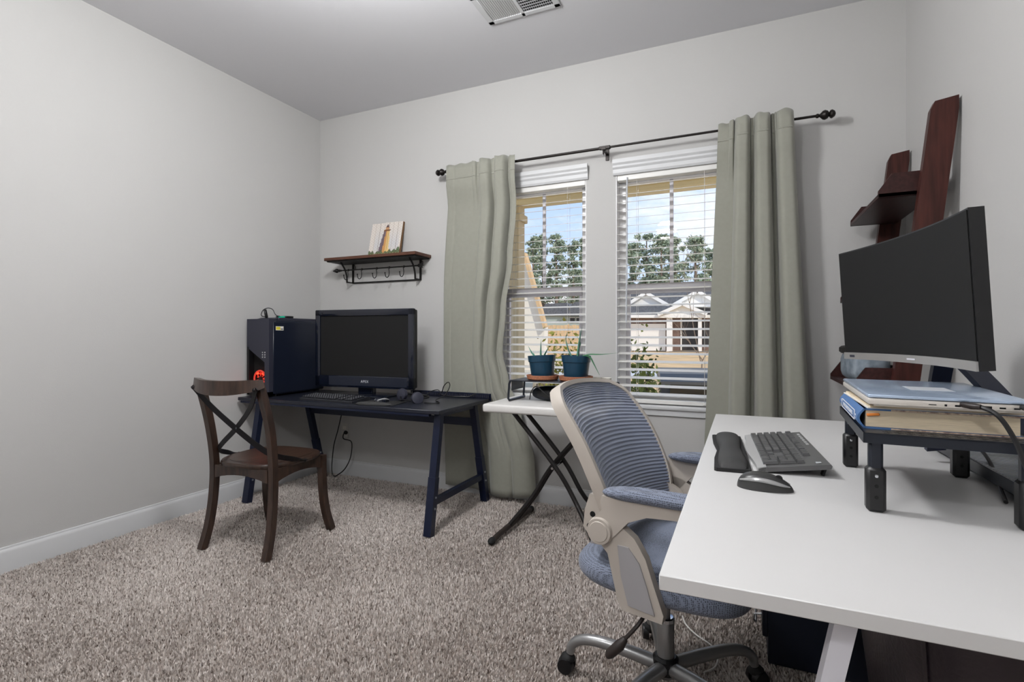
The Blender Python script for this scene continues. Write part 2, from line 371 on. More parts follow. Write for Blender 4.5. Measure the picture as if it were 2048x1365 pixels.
def blind(wx, label, wand):
    xa, xb = wx[0] + .006, wx[1] - .006; w = xb - xa; xc = (xa + xb) / 2; yc = YB + .032
    t = thing('window_blind', label, 'blind', (xc, yc, WZ[0]), 0, 'faux wood window blinds')
    zt = WZ[1] - WZ[0]
    prof = [(-.044, zt - .012), (-.050, zt + .0), (-.050, zt + .022), (-.058, zt + .034), (-.058, zt + .046), (-.066, zt + .058), (-.066, zt + .082), (-.052, zt + .082), (-.034, zt + .0), (-.034, zt - .012)]
    G().ext([(-w / 2 - .022, p, q) for p, q in prof], (w + .044, 0, 0)).build('valance', 'trim', t, 25)
    G().bb((-w / 2, -.03, zt - .045), (w / 2, .022, zt - .002), .003).build('head_rail', 'slat', t)
    me = None; n = 27; z0 = .062; z1 = zt - .075
    sg = G().ext([(-w / 2, -.025, -.001), (-w / 2, -.012, -.0002), (-w / 2, .012, -.0002), (-w / 2, .025, -.001), (-w / 2, .025, .001), (-w / 2, .012, .0018), (-w / 2, -.012, .0018), (-w / 2, -.025, .001)], (w, 0, 0))
    me = sg.mesh('slat', 'slat', 25)
    for i in range(n): obj('slat', me, t, (0, 0, z0 + (z1 - z0) * i / (n - 1)), (R(12.5), 0, 0))
    G().bb((-w / 2, -.026, .006), (w / 2, .026, .03), .004).build('bottom_rail', 'slat', t)
    for x in (-w * .31, w * .31):
        for y in (-.0265, .0265): G().cyl((x, y, .02), (x, y, zt - .03), .0009, n=5).build('ladder_cord', 'cord_white', t)
        G().ball((x, -.028, .017), (.007, .006, .005), 8).build('cord_button', 'slat', t)
    if wand: G().cyl((-w * .40, -.036, zt - .03), (-w * .40 - .002, -.05, zt - .93), .0045, n=6).build('tilt_wand', 'sticker_grey', t)
    return t
blind(W1, 'white slatted blind in the window behind the potted plants', False)
blind(W2, 'white slatted blind with a long tilt wand beside the ladder-shelf curtain', True)

# ------------------------------------------------------------------ curtain rod + curtains
ROD_Y, ROD_Z = 3.125, 2.25
t = thing('curtain_rod', 'dark bronze curtain rod with turned finials above both windows', 'curtain rod', (-.78, ROD_Y, ROD_Z))
G().cyl((-1.12, 0, 0), (.02, 0, 0), .0085, n=12).build('rod_tube', 'rod', t); G().cyl((0, 0, .001), (1.13, 0, .001), .0068, n=12).build('rod_tube', 'rod', t)
fin = [(.0075, 0), (.011, .004), (.011, .012), (.007, .016), (.012, .022), (.022, .032), (.025, .042), (.02, .054), (.011, .06), (.02, .066), (.022, .074), (.014, .086), (.004, .09)]
G().lathe(fin, (1.125, 0, 0), 16, Matrix.Rotation(R(90), 3, 'Y')).build('finial', 'rod', t); G().lathe(fin, (-1.115, 0, 0), 16, Matrix.Rotation(R(-90), 3, 'Y')).build('finial', 'rod', t)
for x in (-1.02, 0, 1.0):
    g = G().bb((x - .008, .0, -.016), (x + .008, YB - ROD_Y - .004, -.006), .001).bb((x - .011, YB - ROD_Y - .006, -.05), (x + .011, YB - ROD_Y, .03), .002).bb((x - .012, -.012, -.013), (x + .012, .012, -.006), .002)
    g.bb((x - .014, -.013, -.013), (x + .014, -.009, .008), .001)
    g.build('bracket', 'rod', t)
G().bb((-.03, -.0115, -.0095), (.04, .0115, .0105), .003).build('joint_sleeve', 'rod', t)
G().cyl((-.003, -.002, -.012), (-.003, -.002, -.038), .005, n=10).build('set_screw', 'rod', t); G().ball((-.003, -.002, -.045), .006, 10).build('screw_tip', 'chrome', t)
def bumps(u, lst):
    y = 0
    for c, w, a in lst:
        k = (u - c) / w
        if abs(k) < 1: y = max(y, a * (1 - abs(k) ** 4.5) ** .7)
    return y
def curtain(label, edges, folds, z0, z1, base, nu=220, nv=48, hem=None, grp='sage curtains'):
    # edges(v) -> (xl, xr); folds(u, v) -> offset into the room
    xo, yo = (edges(1)[0] + edges(1)[1]) / 2, ROD_Y
    t = thing('curtain', label, 'curtain', (xo, yo, z0), 0, grp)
    def f(u, v):
        xl, xr = edges(v); x = xl + (xr - xl) * u; y = base - folds(u, v)
        z = z0 + (z1 - z0) * v
        if hem: z += hem(u) * (1 - v)
        k = min(1, max(0, (v - .88) / .06)); y = lerp(y, -.0125 - .8 * folds(u, v), k)      # header pocket in front of the rod
        return Vector((x - xo, y, z - z0 + (.004 * math.sin(u * 37) if v > .98 else 0)))
    o = G().grid(f, nu, nv).build('curtain_panel', 'curtain', t, 60)
    md = o.modifiers.new('thickness', 'SOLIDIFY'); md.thickness = .0025; md.offset = 0
    zs = .055
    h = G().grid(lambda u, v: f(u, .955 + .004 * v) + Vector((0, -.0022, 0)), nu, 1).build('header_seam', 'curtain', t, 60)
    md = h.modifiers.new('thickness', 'SOLIDIFY'); md.thickness = .002
    return t
lerp = lambda a, b, k: a + (b - a) * k
def keyed(tab, v):
    for (a, x), (b, y) in zip(tab, tab[1:]):
        if v <= b:
            k = max(0, (v - a) / (b - a)); k = k * k * (3 - 2 * k); return lerp(x, y, k)
    return tab[-1][1]
LC_L = [(0, -1.915), (.3, -1.93), (.6, -1.93), (1, -1.885)]
LC_R = [(0, -1.225), (.1, -1.235), (.25, -1.33), (.33, -1.415), (.42, -1.46), (.55, -1.435), (.7, -1.385), (.85, -1.36), (1, -1.355)]
def lfold(u, v):
    k = min(1, max(0, (v - .12) / .5))
    top = bumps(u, [(.06, .07, .014), (.30, .22, .010), (.58, .085, .06), (.80, .085, .07), (.97, .06, .04)])
    low = bumps(u, [(.27, .30, .018), (.64, .13, .045), (.88, .13, .055)])
    return .006 + lerp(low, top, k) + .022 * bumps(u, [(.42, .03, 1), (.69, .03, 1)]) * max(0, (v - .86) / .14)
curtain('sage green curtain pulled back beside the black desk', lambda v: (keyed(LC_L, v), keyed(LC_R, v)), lfold, .055, ROD_Z + .03, .03,
        hem=lambda u: -.025 * max(0, math.sin(PI * min(1, max(0, (u - .35) / .6)))))
def rfold(u, v):
    s = 1.0
    return .006 + s * bumps(u, [(.34, .105, .085), (.60, .11, .095), (.885, .125, .095)]) + (.035 * bumps(u, [(.19, .035, 1), (.47, .03, 1), (.745, .03, 1)]) * max(0, (v - .86) / .14))
curtain('sage green curtain hanging in deep folds beside the ladder shelf', lambda v: (lerp(-.222, -.128, v), lerp(.345, .238, v)), rfold, .06, ROD_Z + .03, .03)

# ------------------------------------------------------------------ wall shelf with hooks
t = thing('wall_shelf', 'dark wooden wall shelf with iron hook rail and arrow bar', 'shelf', (-2.497, YB, 1.51))
G().bb((-.415, -.205, .158), (.415, -.002, .180), .002).build('shelf_board', 'shelf_wood', t)
G().bb((-.40, -.19, .150), (.40, -.003, .158), .001).build('shelf_underside', 'iron', t)
for x in (-.305, .325):
    G().bar([(x, -.008, 0), (x, -.008, .15)], .012, .012, (1, 0, 0)).build('bracket_upright', 'iron', t)
    G().bar(spline([(x, -.075, .0), (x, -.08, .05), (x, -.10, .1), (x, -.145, .15)], 5), .010, .008, (1, 0, 0)).build('bracket_curve', 'iron', t)
    G().bar([(x, -.008, .004), (x, -.078, .004)], .010, .008, (1, 0, 0)).build('bracket_foot', 'iron', t)
    G().tube([(x + .02 * math.sign(-x) * 0 + .017, -.006, .118 + .018 * math.sin(a)) if 0 else (x + .012 + .009 * math.cos(a), -.006, .125 + .016 * math.sin(a)) for a in np.linspace(0, 2 * PI, 13)[:-1]], .0022, 6, closed=True).build('screw_loop', 'iron', t)
G().bar([(-.305, -.008, .004), (.325, -.008, .004)], .008, .010, (0, 1, 0)).build('lower_rail', 'iron', t)
g = G().cyl((-.40, -.085, .096), (.37, -.085, .096), .0052, n=10); g.build('arrow_shaft', 'iron', t)
G().lathe([(.003, -.44 + .003), (.008, -.425), (.017, -.40), (.017, -.395), (.008, -.385), (.012, -.375), (.007, -.365), (.009, -.357), (.005, -.35)], (0, -.085, .096), 12, Matrix(((0, 0, 1), (0, 1, 0), (-1, 0, 0)))).build('arrow_head', 'iron', t)
G().ext([(.345, -.087, .096), (.362, -.087, .108), (.40, -.087, .116), (.392, -.087, .102), (.41, -.087, .097), (.392, -.087, .090), (.40, -.087, .078), (.362, -.087, .084)], (0, .004, 0)).build('arrow_fletching', 'iron', t)
for px in (697, 724, 754, 779, 808):
    x = at(px, 540, YB - .085).x + 2.497
    pts = [(x, -.09, .096), (x, -.094, .088), (x + .004, -.094, .06), (x + .003, -.098, .034), (x, -.11, .02), (x - .003, -.124, .024), (x - .003, -.131, .042), (x - .003, -.133, .05)]
    g = G().tube(spline(pts, 4), .0032, 7); g.ball((x - .003, -.133, .052), .0055, 8); g.tube([(x, -.085 + .007 * math.cos(a), .096 + .007 * math.sin(a)) for a in np.linspace(0, 2 * PI, 11)[:-1]], .003, 6, closed=True)
    g.build('hook', 'iron', t)

def paint(u, v):            # lighthouse on whitewashed boards, u across, v up
    n = lambda s, k: math.sin(u * s + k) * math.sin(v * s * 1.3 + k * 1.7)
    c = np.array([216, 208, 200.]) + 12 * n(60, 1) + 8 * n(130, 2)
    if v > .1 and .15 < u < .95: c = c * (1 - .35 * max(0, .5 - abs(v - .35)) * 1.2) + np.array([150, 172, 205]) * .42 * max(0, .5 - abs(v - .35))
    xc = .50 + .06 * (v - .5); hw = lerp(.175, .095, min(1, max(0, (v - .1) / .65)))
    if .08 < v < .78 and abs(u - xc) < hw:
        k = (u - xc + hw) / (2 * hw)
        c = np.array([112, 98, 106.]) if k < .38 else (np.array([196, 146, 92.]) if k < .66 else np.array([222, 190, 130.]))
        c = c + 18 * n(90, 3)
    if .74 < v < .785 and abs(u - xc) < .105: c = np.array([120, 84, 60.])
    if .785 < v < .85 and abs(u - xc) < .055: c = np.array([196, 150, 110.])
    if .85 < v < .94 and abs(u - xc) < .055 * (1 - (v - .85) / .1): c = np.array([92, 70, 72.])
    top = .15 + .03 * math.sin(u * 21) + .03 * math.sin(u * 47 + 1) + (.06 if u > .72 else 0) * math.sin((u - .72) * 9)
    if v < top: c = np.array([96, 108, 80.]) + 30 * n(70, 5)
    if v < .08: c = np.array([168, 168, 108.]) + 24 * n(80, 7)
    return lin(tuple(np.clip(c, 0, 255)))
t = thing('lighthouse_sign', 'small whitewashed plank sign painted with a yellow lighthouse', 'sign', (-2.455, YB - .075, 1.69))
t.rotation_euler = (R(-13), 0, 0)
SW, SH, NP = .285, .272, 7
for i in range(NP):
    w = SW / NP; nu, nv = 6, 64; h = SH - .004 * random.random(); dz = .004 * random.random() * 0
    x0 = -SW / 2 + i * w; g = G(); g.grid(lambda u, v: (x0 + .0008 + (w - .0016) * u, -.009 - .0006 * (i % 2), v * h), nu, nv)
    nb = len(g.v); g.bb((x0 + .0008, -.0088 - .0006 * (i % 2), 0), (x0 + w - .0008, .012, h))
    me = bpy.data.meshes.new('plank'); me.from_pydata(g.v, [], g.f); ca = me.color_attributes.new('paint', 'FLOAT_COLOR', 'POINT')
    for k, p in enumerate(g.v): ca.data[k].color = (paint((p[0] + SW / 2) / SW, p[2] / SH) if k < nb else lin((120, 92, 66))) + (1,)
    me.materials.append(M['painted']); obj('plank', me, t)
for z in (.05, .21): G().bb((-SW / 2 + .01, .012, z), (SW / 2 - .01, .02, z + .03)).build('batten', 'shelf_wood', t)

# ------------------------------------------------------------------ black desk
DZ = .685
t = thing('computer_desk', 'black computer desk with slanted metal legs under the television', 'desk', (-2.32, 2.75, 0))
DX0, DX1, DY0, DY1 = -.80, .79, -.31, .30
G().bb((DX0, DY0, DZ - .022), (DX1, DY1, DZ), .002).build('desk_top', 'desk_black', t)
G().bb((DX0 + .02, DY0 + .004, DZ - .036), (DX1 - .07, DY0 + .03, DZ - .022)).build('front_rail', 'leg_black', t)
for x in (-.67, .745):
    for ya, yb in ((-.345, -.235), (.335, .165)):
        top = Vector((x, yb, DZ - .023)); bot = Vector((x, ya, 0)); mid = bot.lerp(top, .47)
        G().bar([bot.lerp(top, .43), top], .042, .036, (1, 0, 0)).build('leg', 'leg_black', t)
        lo = G().bar([bot, mid], .047, .041, (1, 0, 0)).build('leg_sleeve', 'leg_black', t)
        for k in (.22, .31):
            p = bot.lerp(top, k); G().cyl(p + Vector((.023, 0, 0)), p + Vector((.0275, 0, 0)), .006, n=10).build('bolt', 'bolt', lo)
    G().bar([(x, -.31, .175), (x, .32, .175)], .03, .035, (1, 0, 0)).build('side_stretcher', 'leg_black', t)
    G().bar([(x, -.24, DZ - .034), (x, .17, DZ - .034)], .03, .022, (1, 0, 0)).build('top_rail', 'leg_black', t)
G().bar([(-.67, .20, .545), (.745, .20, .545)], .03, .05, (0, 1, 0)).build('back_stretcher', 'leg_black', t)
sh = G().bb((.17, .302, DZ - .02), (.79, .306, DZ + .004)).bb((.17, .302, DZ + .024), (.79, .309, DZ + .03)).bb((.17, .330, DZ - .02), (.79, .334, DZ + .03)).build('rear_tray', 'leg_black', t)
for x in np.arange(.172, .785, .0135): G().bb((x, .302, DZ), (x + .0065, .307, DZ + .026)).build('tray_slat', 'tower_front', sh)

# television
t = thing('television', 'black flat television with APEX lettering standing on the black desk', 'television', (-2.385, 2.85, DZ), R(4))
TW, TH, TB = .80, .54, .057
fr = G()
fr.bb((-TW / 2, -.03, TB), (TW / 2, .0, TB + .082), .006, 2).bb((-TW / 2, -.03, TB + TH - .045), (TW / 2, 0, TB + TH), .006, 2)
fr.bb((-TW / 2, -.03, TB), (-TW / 2 + .043, 0, TB + TH), .006, 2).bb((TW / 2 - .043, -.03, TB), (TW / 2, 0, TB + TH), .006, 2)
fr.build('bezel', 'gloss_black', t)
G().bb((-TW / 2 + .04, -.022, TB + .078), (TW / 2 - .04, -.006, TB + TH - .04)).build('screen', 'screen', t)
G().bb((-TW / 2 + .004, .0, TB + .006), (TW / 2 - .004, .035, TB + TH - .006), .01, 2).bb((-.3, .03, TB + .06), (.3, .085, TB + TH - .08), .03, 2).build('back_case', 'black', t)
G().bb((-TW / 2 + .12, -.0315, TB + .014), (TW / 2 - .05, -.029, TB + .076), .001).build('speaker_strip', 'tower', t)
text('apex_lettering', 'APEX', .024, 'logo_white', t, (.02, -.0325, TB + .044), (R(90), 0, 0), sp=1.15)
text('corner_mark', 'X', .03, 'black', t, (-TW / 2 + .06, -.0312, TB + TH - .028), (R(90), 0, 0))
G().bb((-.06, .0, .01), (.06, .05, TB + .05), .006).build('stand_neck', 'gloss_black', t)
G().bb((-.22, -.11, 0), (.22, .13, .013), .006, 2).build('stand_base', 'gloss_black', t)

# computer tower
t = thing('computer_tower', 'tall black computer tower with red lit fan on the desk', 'computer', (-3.02, 2.765, DZ))
w, d, h = .21, .50, .53
G().bb((-w / 2, -d / 2 + .05, .012), (w / 2, d / 2, h - .008), .006).build('case', 'tower', t)
G().bb((w / 2, -d / 2 + .03, .02), (w / 2 + .006, d / 2 - .015, h - .02), .003).build('side_panel', 'tower', t)
P = lambda x, z: (x, -d / 2, z)
G().ext([P(-w / 2, h), P(w / 2, h), P(w / 2, .01), P(w / 2 - .042, .01), P(w / 2 - .042, .235), P(-w / 2, .335)], (0, .052, 0)).build('front_panel', 'tower_front', t, 20)
G().bb((-w / 2, -d / 2, 0.01), (-w / 2 + .02, -d / 2 + .052, .34)).bb((-w / 2, -d / 2, .01), (w / 2, -d / 2 + .052, .035)).build('front_bezel', 'black', t)
G().bb((-w / 2 + .02, -d / 2 + .04, .03), (w / 2 - .04, -d / 2 + .051, .34)).build('fan_recess', 'dark', t)
fn = G().tube([(-.005 + .055 * math.cos(a), -d / 2 + .022, .12 + .055 * math.sin(a)) for a in np.linspace(0, 2 * PI, 25)[:-1]], .006, 8, closed=True).build('fan_ring', 'red_glow', t)
for a in (0.9, 2.2, 4.1, 5.3): G().ball((-.005 + .045 * math.cos(a), -d / 2 + .024, .12 + .045 * math.sin(a)), (.016, .005, .009), 8).build('fan_light', 'red_led', fn)
for k in range(7):
    a = k * 2 * PI / 7; G().ext([(-.005 + r_ * math.cos(a + q), -d / 2 + .03 + y_, .12 + r_ * math.sin(a + q)) for r_, q, y_ in ((.014, -.2, 0), (.046, -.25, 0), (.046, .35, .006), (.014, .3, .004))], (0, .0015, 0)).build('fan_blade', 'red_glow', fn)
G().cyl((-.005, -d / 2 + .02, .12), (-.005, -d / 2 + .036, .12), .014).build('fan_hub', 'black', fn)
for r_ in range(3):
    for c_ in range(2): G().cyl((.045 + c_ * .022, -d / 2 - .002, .27 + r_ * .016), (.045 + c_ * .022, -d / 2 + .002, .27 + r_ * .016), .005, n=8).build('front_port', 'kb_silver', t)
st = G().bb((w / 2 + .006, -d / 2 + .05, h - .078), (w / 2 + .0066, -d / 2 + .115, h - .05)).build('sticker', 'paper', t)
G().bb((w / 2 + .0066, -d / 2 + .053, h - .074), (w / 2 + .0069, -d / 2 + .088, h - .054)).build('sticker_print', 'yellow', st); G().bb((w / 2 + .0066, -d / 2 + .091, h - .072), (w / 2 + .0069, -d / 2 + .112, h - .066)).build('sticker_print', 'tower_front', st)
G().ext([(-w / 2 + .01, -d / 2 + .03, h - .008), (w / 2 - .01, -d / 2 + .03, h - .008), (w / 2 - .02, -d / 2 + .1, h + .012), (-w / 2 + .02, -d / 2 + .1, h + .012)], (0, 0, -.01)).bb((-w / 2 + .012, -d / 2 + .09, h - .01), (w / 2 - .012, d / 2 - .03, h + .01), .004).build('top_panel', 'tower_front', t)
for x in (-.08, .08):
    for y in (-.19, .2): G().cyl((x, y, 0), (x, y, .013), .018, n=12).build('foot', 'rubber', t)
tz = DZ + .54
o = thing('card_reader', 'small black device with green light on the computer tower', 'device', (-2.975, 2.70, tz)); G().bb((-.05, -.035, 0), (.05, .035, .014), .003).build('device_case', 'black', o); G().bb((-.02, -.036, .003), (.04, -.0345, .012)).build('status_light', 'green_led', o)
cable('usb_cable', [(-2.975, 2.66, tz + .012), (-3.0, 2.645, tz + .022), (-3.025, 2.64, tz + .06), (-3.06, 2.63, tz + .07), (-3.095, 2.62, tz + .055), (-3.10, 2.61, tz + .02), (-3.07, 2.61, tz + .008), (-3.055, 2.615, tz + .006)], .0028, 'black', 'thin black cable looped on top of the computer tower')
o = G().box((-3.05, 2.605, tz + .03), (.014, .022, .06), (R(8), R(-8), 0), .004).build('usb_stick', 'black'); tag(o, 'black memory stick poking up from the computer tower', 'usb stick')

# far keyboard (keys only a few pixels: joined)
t = thing('keyboard', 'black keyboard in front of the television on the black desk', 'keyboard', (-2.40, 2.575, DZ), R(-3))
G().ext([(-.228, -.08, 0), (-.228, .08, 0), (-.228, .08, .026), (-.228, .072, .028), (-.228, -.076, .014), (-.228, -.08, .01)], (.456, 0, 0)).build('keyboard_body', 'key_dark', t, 20)
g = G()
for r_ in range(6):
    for c_ in range(22):
        if c_ in (15, 18): continue
        x = -.212 + c_ * .0197; y = -.06 + r_ * .0205; g.box((x, y, .0205 + (y + .06) * .09), (.0165, .0165, .008), (R(5), 0, 0), .002)
tag(g.build('keycaps', 'key_dark', t), 'dark keycaps', kind='stuff')
g = G()
for r_ in range(6):
    for c_ in range(22):
        if c_ in (15, 18): continue
        x = -.214 + c_ * .0197; y = -.058 + r_ * .0205; g.box((x, y, .0249 + (y + .06) * .09), (.0034, .003, .0006), (R(5), 0, 0))
tag(g.build('key_legends', 'legend', t), 'pale letters printed on the keys', kind='stuff')
t = thing('mouse_pad', 'dark mouse pad with raised wrist cushion on the black desk', 'mouse pad', (-2.03, 2.565, DZ), R(8))
G().bb((-.13, -.085, 0), (.13, .10, .005), .002).build('pad', 'rubber', t); G().ball((0, -.075, .006), (.12, .03, .014), 16, .8).build('wrist_cushion', 'gel', t)
def mouse(name, label, loc, rz, m1, m2, sc=1.0):
    t = thing(name, label, 'mouse', loc, rz)
    def f(u, v):
        a = -PI + 2 * PI * u; prof = math.sin(v * PI / 2)
        lx = .058 * sc; ly = .031 * sc
        e = math.cos(v * PI / 2) ** .45 if v < 1 else 0
        x = lx * math.cos(a) * e; y = ly * math.sin(a) * e * (1 - .18 * math.cos(a))
        z = .0 + .036 * sc * prof * (1 - .35 * max(0, x / lx) - .1 * (x / lx) ** 2)
        return Vector((x, y, z))
    G().grid(f, 28, 10).build('mouse_shell', m1, t, 60)
    def strip(s):
        g = G(); pts = []
        for k in range(13):
            x = (-.05 + .1 * k / 12) * sc; xx = x / (.058 * sc); y = s * .0275 * sc * math.sqrt(max(0, 1 - xx * xx)) * (1 - .1 * xx); pts.append((x, y, (.017 + .008 * math.sin(k / 12 * PI * 1.1 + .2)) * sc))
        g.tube(spline(pts, 2), [.0052 * sc * math.sin(PI * min(.97, max(.06, i / 24))) ** .5 for i in range(25)], 8); return g
    for s in (-1, 1): strip(s).build('side_band', m2, t)
    G().cyl((.028 * sc, -.0035, .0255 * sc), (.028 * sc, .0035, .0255 * sc), .008 * sc, n=14).build('scroll_wheel', 'rubber', t)
    return t
mouse('mouse', 'small black mouse on the mouse pad by the television', (-2.035, 2.59, DZ + .005), R(75), 'gloss_black', 'kb_silver', .9)
t = thing('headset', 'black headset lying beside the television on the desk', 'headset', (-1.93, 2.71, DZ), R(-20))
for x, z, tilt in ((-.06, .04, 12), (.10, .03, 70)):
    m = Matrix.Rotation(R(90 - tilt * .5), 3, 'X') @ Matrix.Rotation(R(tilt), 3, 'Y')
    G().lathe([(.01, -.012), (.036, -.012), (.04, 0), (.036, .014), (.02, .018), (.004, .019)], (x, 0, z), 20, m).build('ear_cup', 'tower_front', t)
G().tube(spline([(-.06, .01, .05), (-.03, .09, .035), (.04, .12, .03), (.10, .08, .028), (.11, .01, .03)], 6), .007, 8).build('headband', 'black', t)
G().tube(spline([(-.05, -.02, .03), (0, -.05, .02), (.06, -.055, .018), (.11, -.05, .02)], 5), .004, 8).build('microphone_arm', 'black', t)
cable('headset_cable', [(-1.88, 2.80, DZ + .01), (-1.86, 2.86, DZ + .05), (-1.83, 2.90, DZ + .06), (-1.80, 2.90, DZ + .045), (-1.775, 2.89, DZ + .09), (-1.74, 2.885, DZ + .115), (-1.72, 2.87, DZ + .09), (-1.74, 2.84, DZ + .035), (-1.78, 2.80, DZ + .008), (-1.72, 2.74, DZ + .005), (-1.70, 2.69, DZ + .005), (-1.78, 2.67, DZ + .005)], .0032, 'black', 'black headset cable looping up from the black desk')
cable('tray_cable', [(-1.90, 3.02, DZ + .02), (-1.80, 2.98, DZ + .012), (-1.70, 3.0, DZ + .012), (-1.66, 3.02, DZ + .012), (-1.62, 3.03, DZ + .03)], .004, 'black', 'short black cable lying by the rear tray of the black desk')

# outlet + power cord
t = thing('wall_outlet', 'white wall outlet low behind the black desk', 'outlet', at(690, 861, YB)); G().bb((-.035, -.006, -.057), (.035, 0, .057), .003).build('cover_plate', 'plate', t)
for z in (-.02, .02): G().bb((-.017, -.0075, z - .014), (.017, -.005, z + .014), .004).build('socket', 'paper', t)
p = at(690, 861, YB - .03); q = atz(668, 953, .01)
o = cable('power_cord', [p + Vector((0, .018, -.02)), p + Vector((0, -.01, -.02)), p + Vector((.012, -.03, -.06)), at(703, 885, YB - .06), at(701, 915, YB - .07), at(690, 938, YB - .08), at(676, 950, YB - .09), at(668, 953, YB - .10), at(664, 944, YB - .10), at(664, 925, YB - .09), at(668, 890, YB - .08), at(676, 860, YB - .08), at(684, 825, YB - .08)], .0042, 'black', 'black power cord drooping from the outlet behind the desk')
G().ball(p + Vector((0, .008, -.02)), (.018, .016, .016), 12).build('plug', 'black', o)

# ------------------------------------------------------------------ cross-back chair
t = thing('dining_chair', 'dark wooden cross-back chair with black metal straps', 'chair', (-2.35, 2.03, 0), R(4))
def seat_out(sx, sy, n=40):
    pts = []
    for k in range(n):
        a = 2 * PI * k / n; c, s = math.cos(a), math.sin(a)
        x = sx * math.copysign(abs(c) ** .62, c); y = sy * math.copysign(abs(s) ** .72, s)
        x *= 1 + .07 * (y / sy); pts.append((x, y))
    return pts
so_ = seat_out(.222, .215)
s_ = G(); n = len(so_)
for (k, z) in ((.985, .428), (1.0, .434), (1.0, .444), (.985, .451)): s_.v += [(x * k, y * k + .01, z) for x, y in so_]
for j in range(3): s_.f += [[j * n + i, j * n + (i + 1) % n, (j + 1) * n + (i + 1) % n, (j + 1) * n + i] for i in range(n)]
s_.f += [list(range(n))[::-1], [3 * n + i for i in range(n)]]
st = s_.build('seat', 'chair_wood', t)
pn = seat_out(.185, .178); G().ext([(x, y + .01, .4505) for x, y in pn], (0, 0, .0016)).build('seat_panel', 'seat_wood', st)
for a, b, ax in (((-.175, -.178), (.175, -.178), 'x'), ((-.185, .183), (.185, .183), 'x'), ((-.195, -.16), (-.20, .165), 'y'), ((.195, -.16), (.20, .165), 'y')):
    a3, b3 = Vector((a[0], a[1], 0)), Vector((b[0], b[1], 0)); dd = (b3 - a3); nn = Vector((0, 0, 1)).cross(dd).normalized() * .02
    poly = [a3 + Vector((0, 0, .429)), b3 + Vector((0, 0, .429))] + [a3 + dd * k + Vector((0, 0, .362 + .026 * math.sin(PI * k) ** .8)) for k in np.linspace(1, 0, 9)]
    G().ext([p_ - nn / 2 for p_ in poly], nn).build('apron', 'chair_wood', t)
for s in (-1, 1):
    G().bar(spline([(s * .212, -.232, 0), (s * .205, -.197, .12), (s * .199, -.175, .28), (s * .197, -.172, .45), (s * .201, -.198, .65), (s * .197, -.258, .868)], 6), .031, [.036 + .0 * i for i in range(31)], (1, 0, 0)).build('rear_post', 'chair_wood', t)
    G().bar(spline([(s * .222, .228, 0), (s * .210, .196, .12), (s * .203, .18, .26), (s * .20, .178, .43)], 6), .034, .036, (1, 0, 0)).build('leg', 'chair_wood', t)
    G().bar(spline([(s * -.208, -.288, .85), (s * -.13, -.25, .745), (0, -.215 - .004 * s, .635), (s * .12, -.19, .545), (s * .185, -.155, .498), (s * .222, -.06, .462), (s * .2285, .02, .438)], 6), .004, .028, (0, 1, -.15)).build('back_strap', 'strap', t)
    G().ball((s * .232, .012, .441), (.006, .009, .009), 10).build('strap_bolt', 'strap', t); G().ball((s * .2, -.294, .84), (.009, .006, .009), 10).build('strap_bolt', 'strap', t)
G().cyl((0, -.22, .635), (0, -.198, .635), .008, n=10).build('strap_rivet', 'bolt', t)
G().bar(spline([(-.222, -.250, .866), (-.19, -.28, .860), (-.10, -.318, .850), (0, -.332, .847), (.10, -.318, .850), (.19, -.28, .860), (.217, -.250, .866)], 6), .026, [.038 + .034 * math.sin(PI * i / 36) for i in range(37)], (0, 1, 0)).build('top_rail', 'chair_wood', t)

# ------------------------------------------------------------------ folding table by the window
FT = .735
t = thing('folding_table', 'small white plastic folding table under the potted plants', 'table', (-.94, 2.72, 0))
G().bb((-.34, -.25, FT - .045), (.34, .25, FT), .012, 3).build('table_top', 'white_plastic', t)
for s, yy in ((1, .028), (-1, .075)):
    # U-frame: two close tubes rising from a foot bar, crossing the other pair
    xb, xt = -s * .265, s * .25
    for y in (-yy, yy): G().tube(spline([(xb, y * 2.4, .03), (lerp(xb, xt, .25), y, .20), (lerp(xb, xt, .5), y, .40), (xt, y, FT - .045)], 5), .0125, 10).build('leg', 'table_leg', t)
    f = G().tube(spline([(xb - s * .004, -.27, .018), (xb, -.16, .028), (xb, .16, .028), (xb - s * .004, .27, .018)], 5), .0155, 10).build('foot_bar', 'foot_brown', t)
    for y in (-.275, .275): G().ball((xb - s * .004, y, .0195), (.0195, .03, .0195), 12).build('foot_cap', 'rubber', f)
G().cyl((0, -.09, .385), (0, .09, .385), .007, n=10).build('pivot_bolt', 'chrome', t)

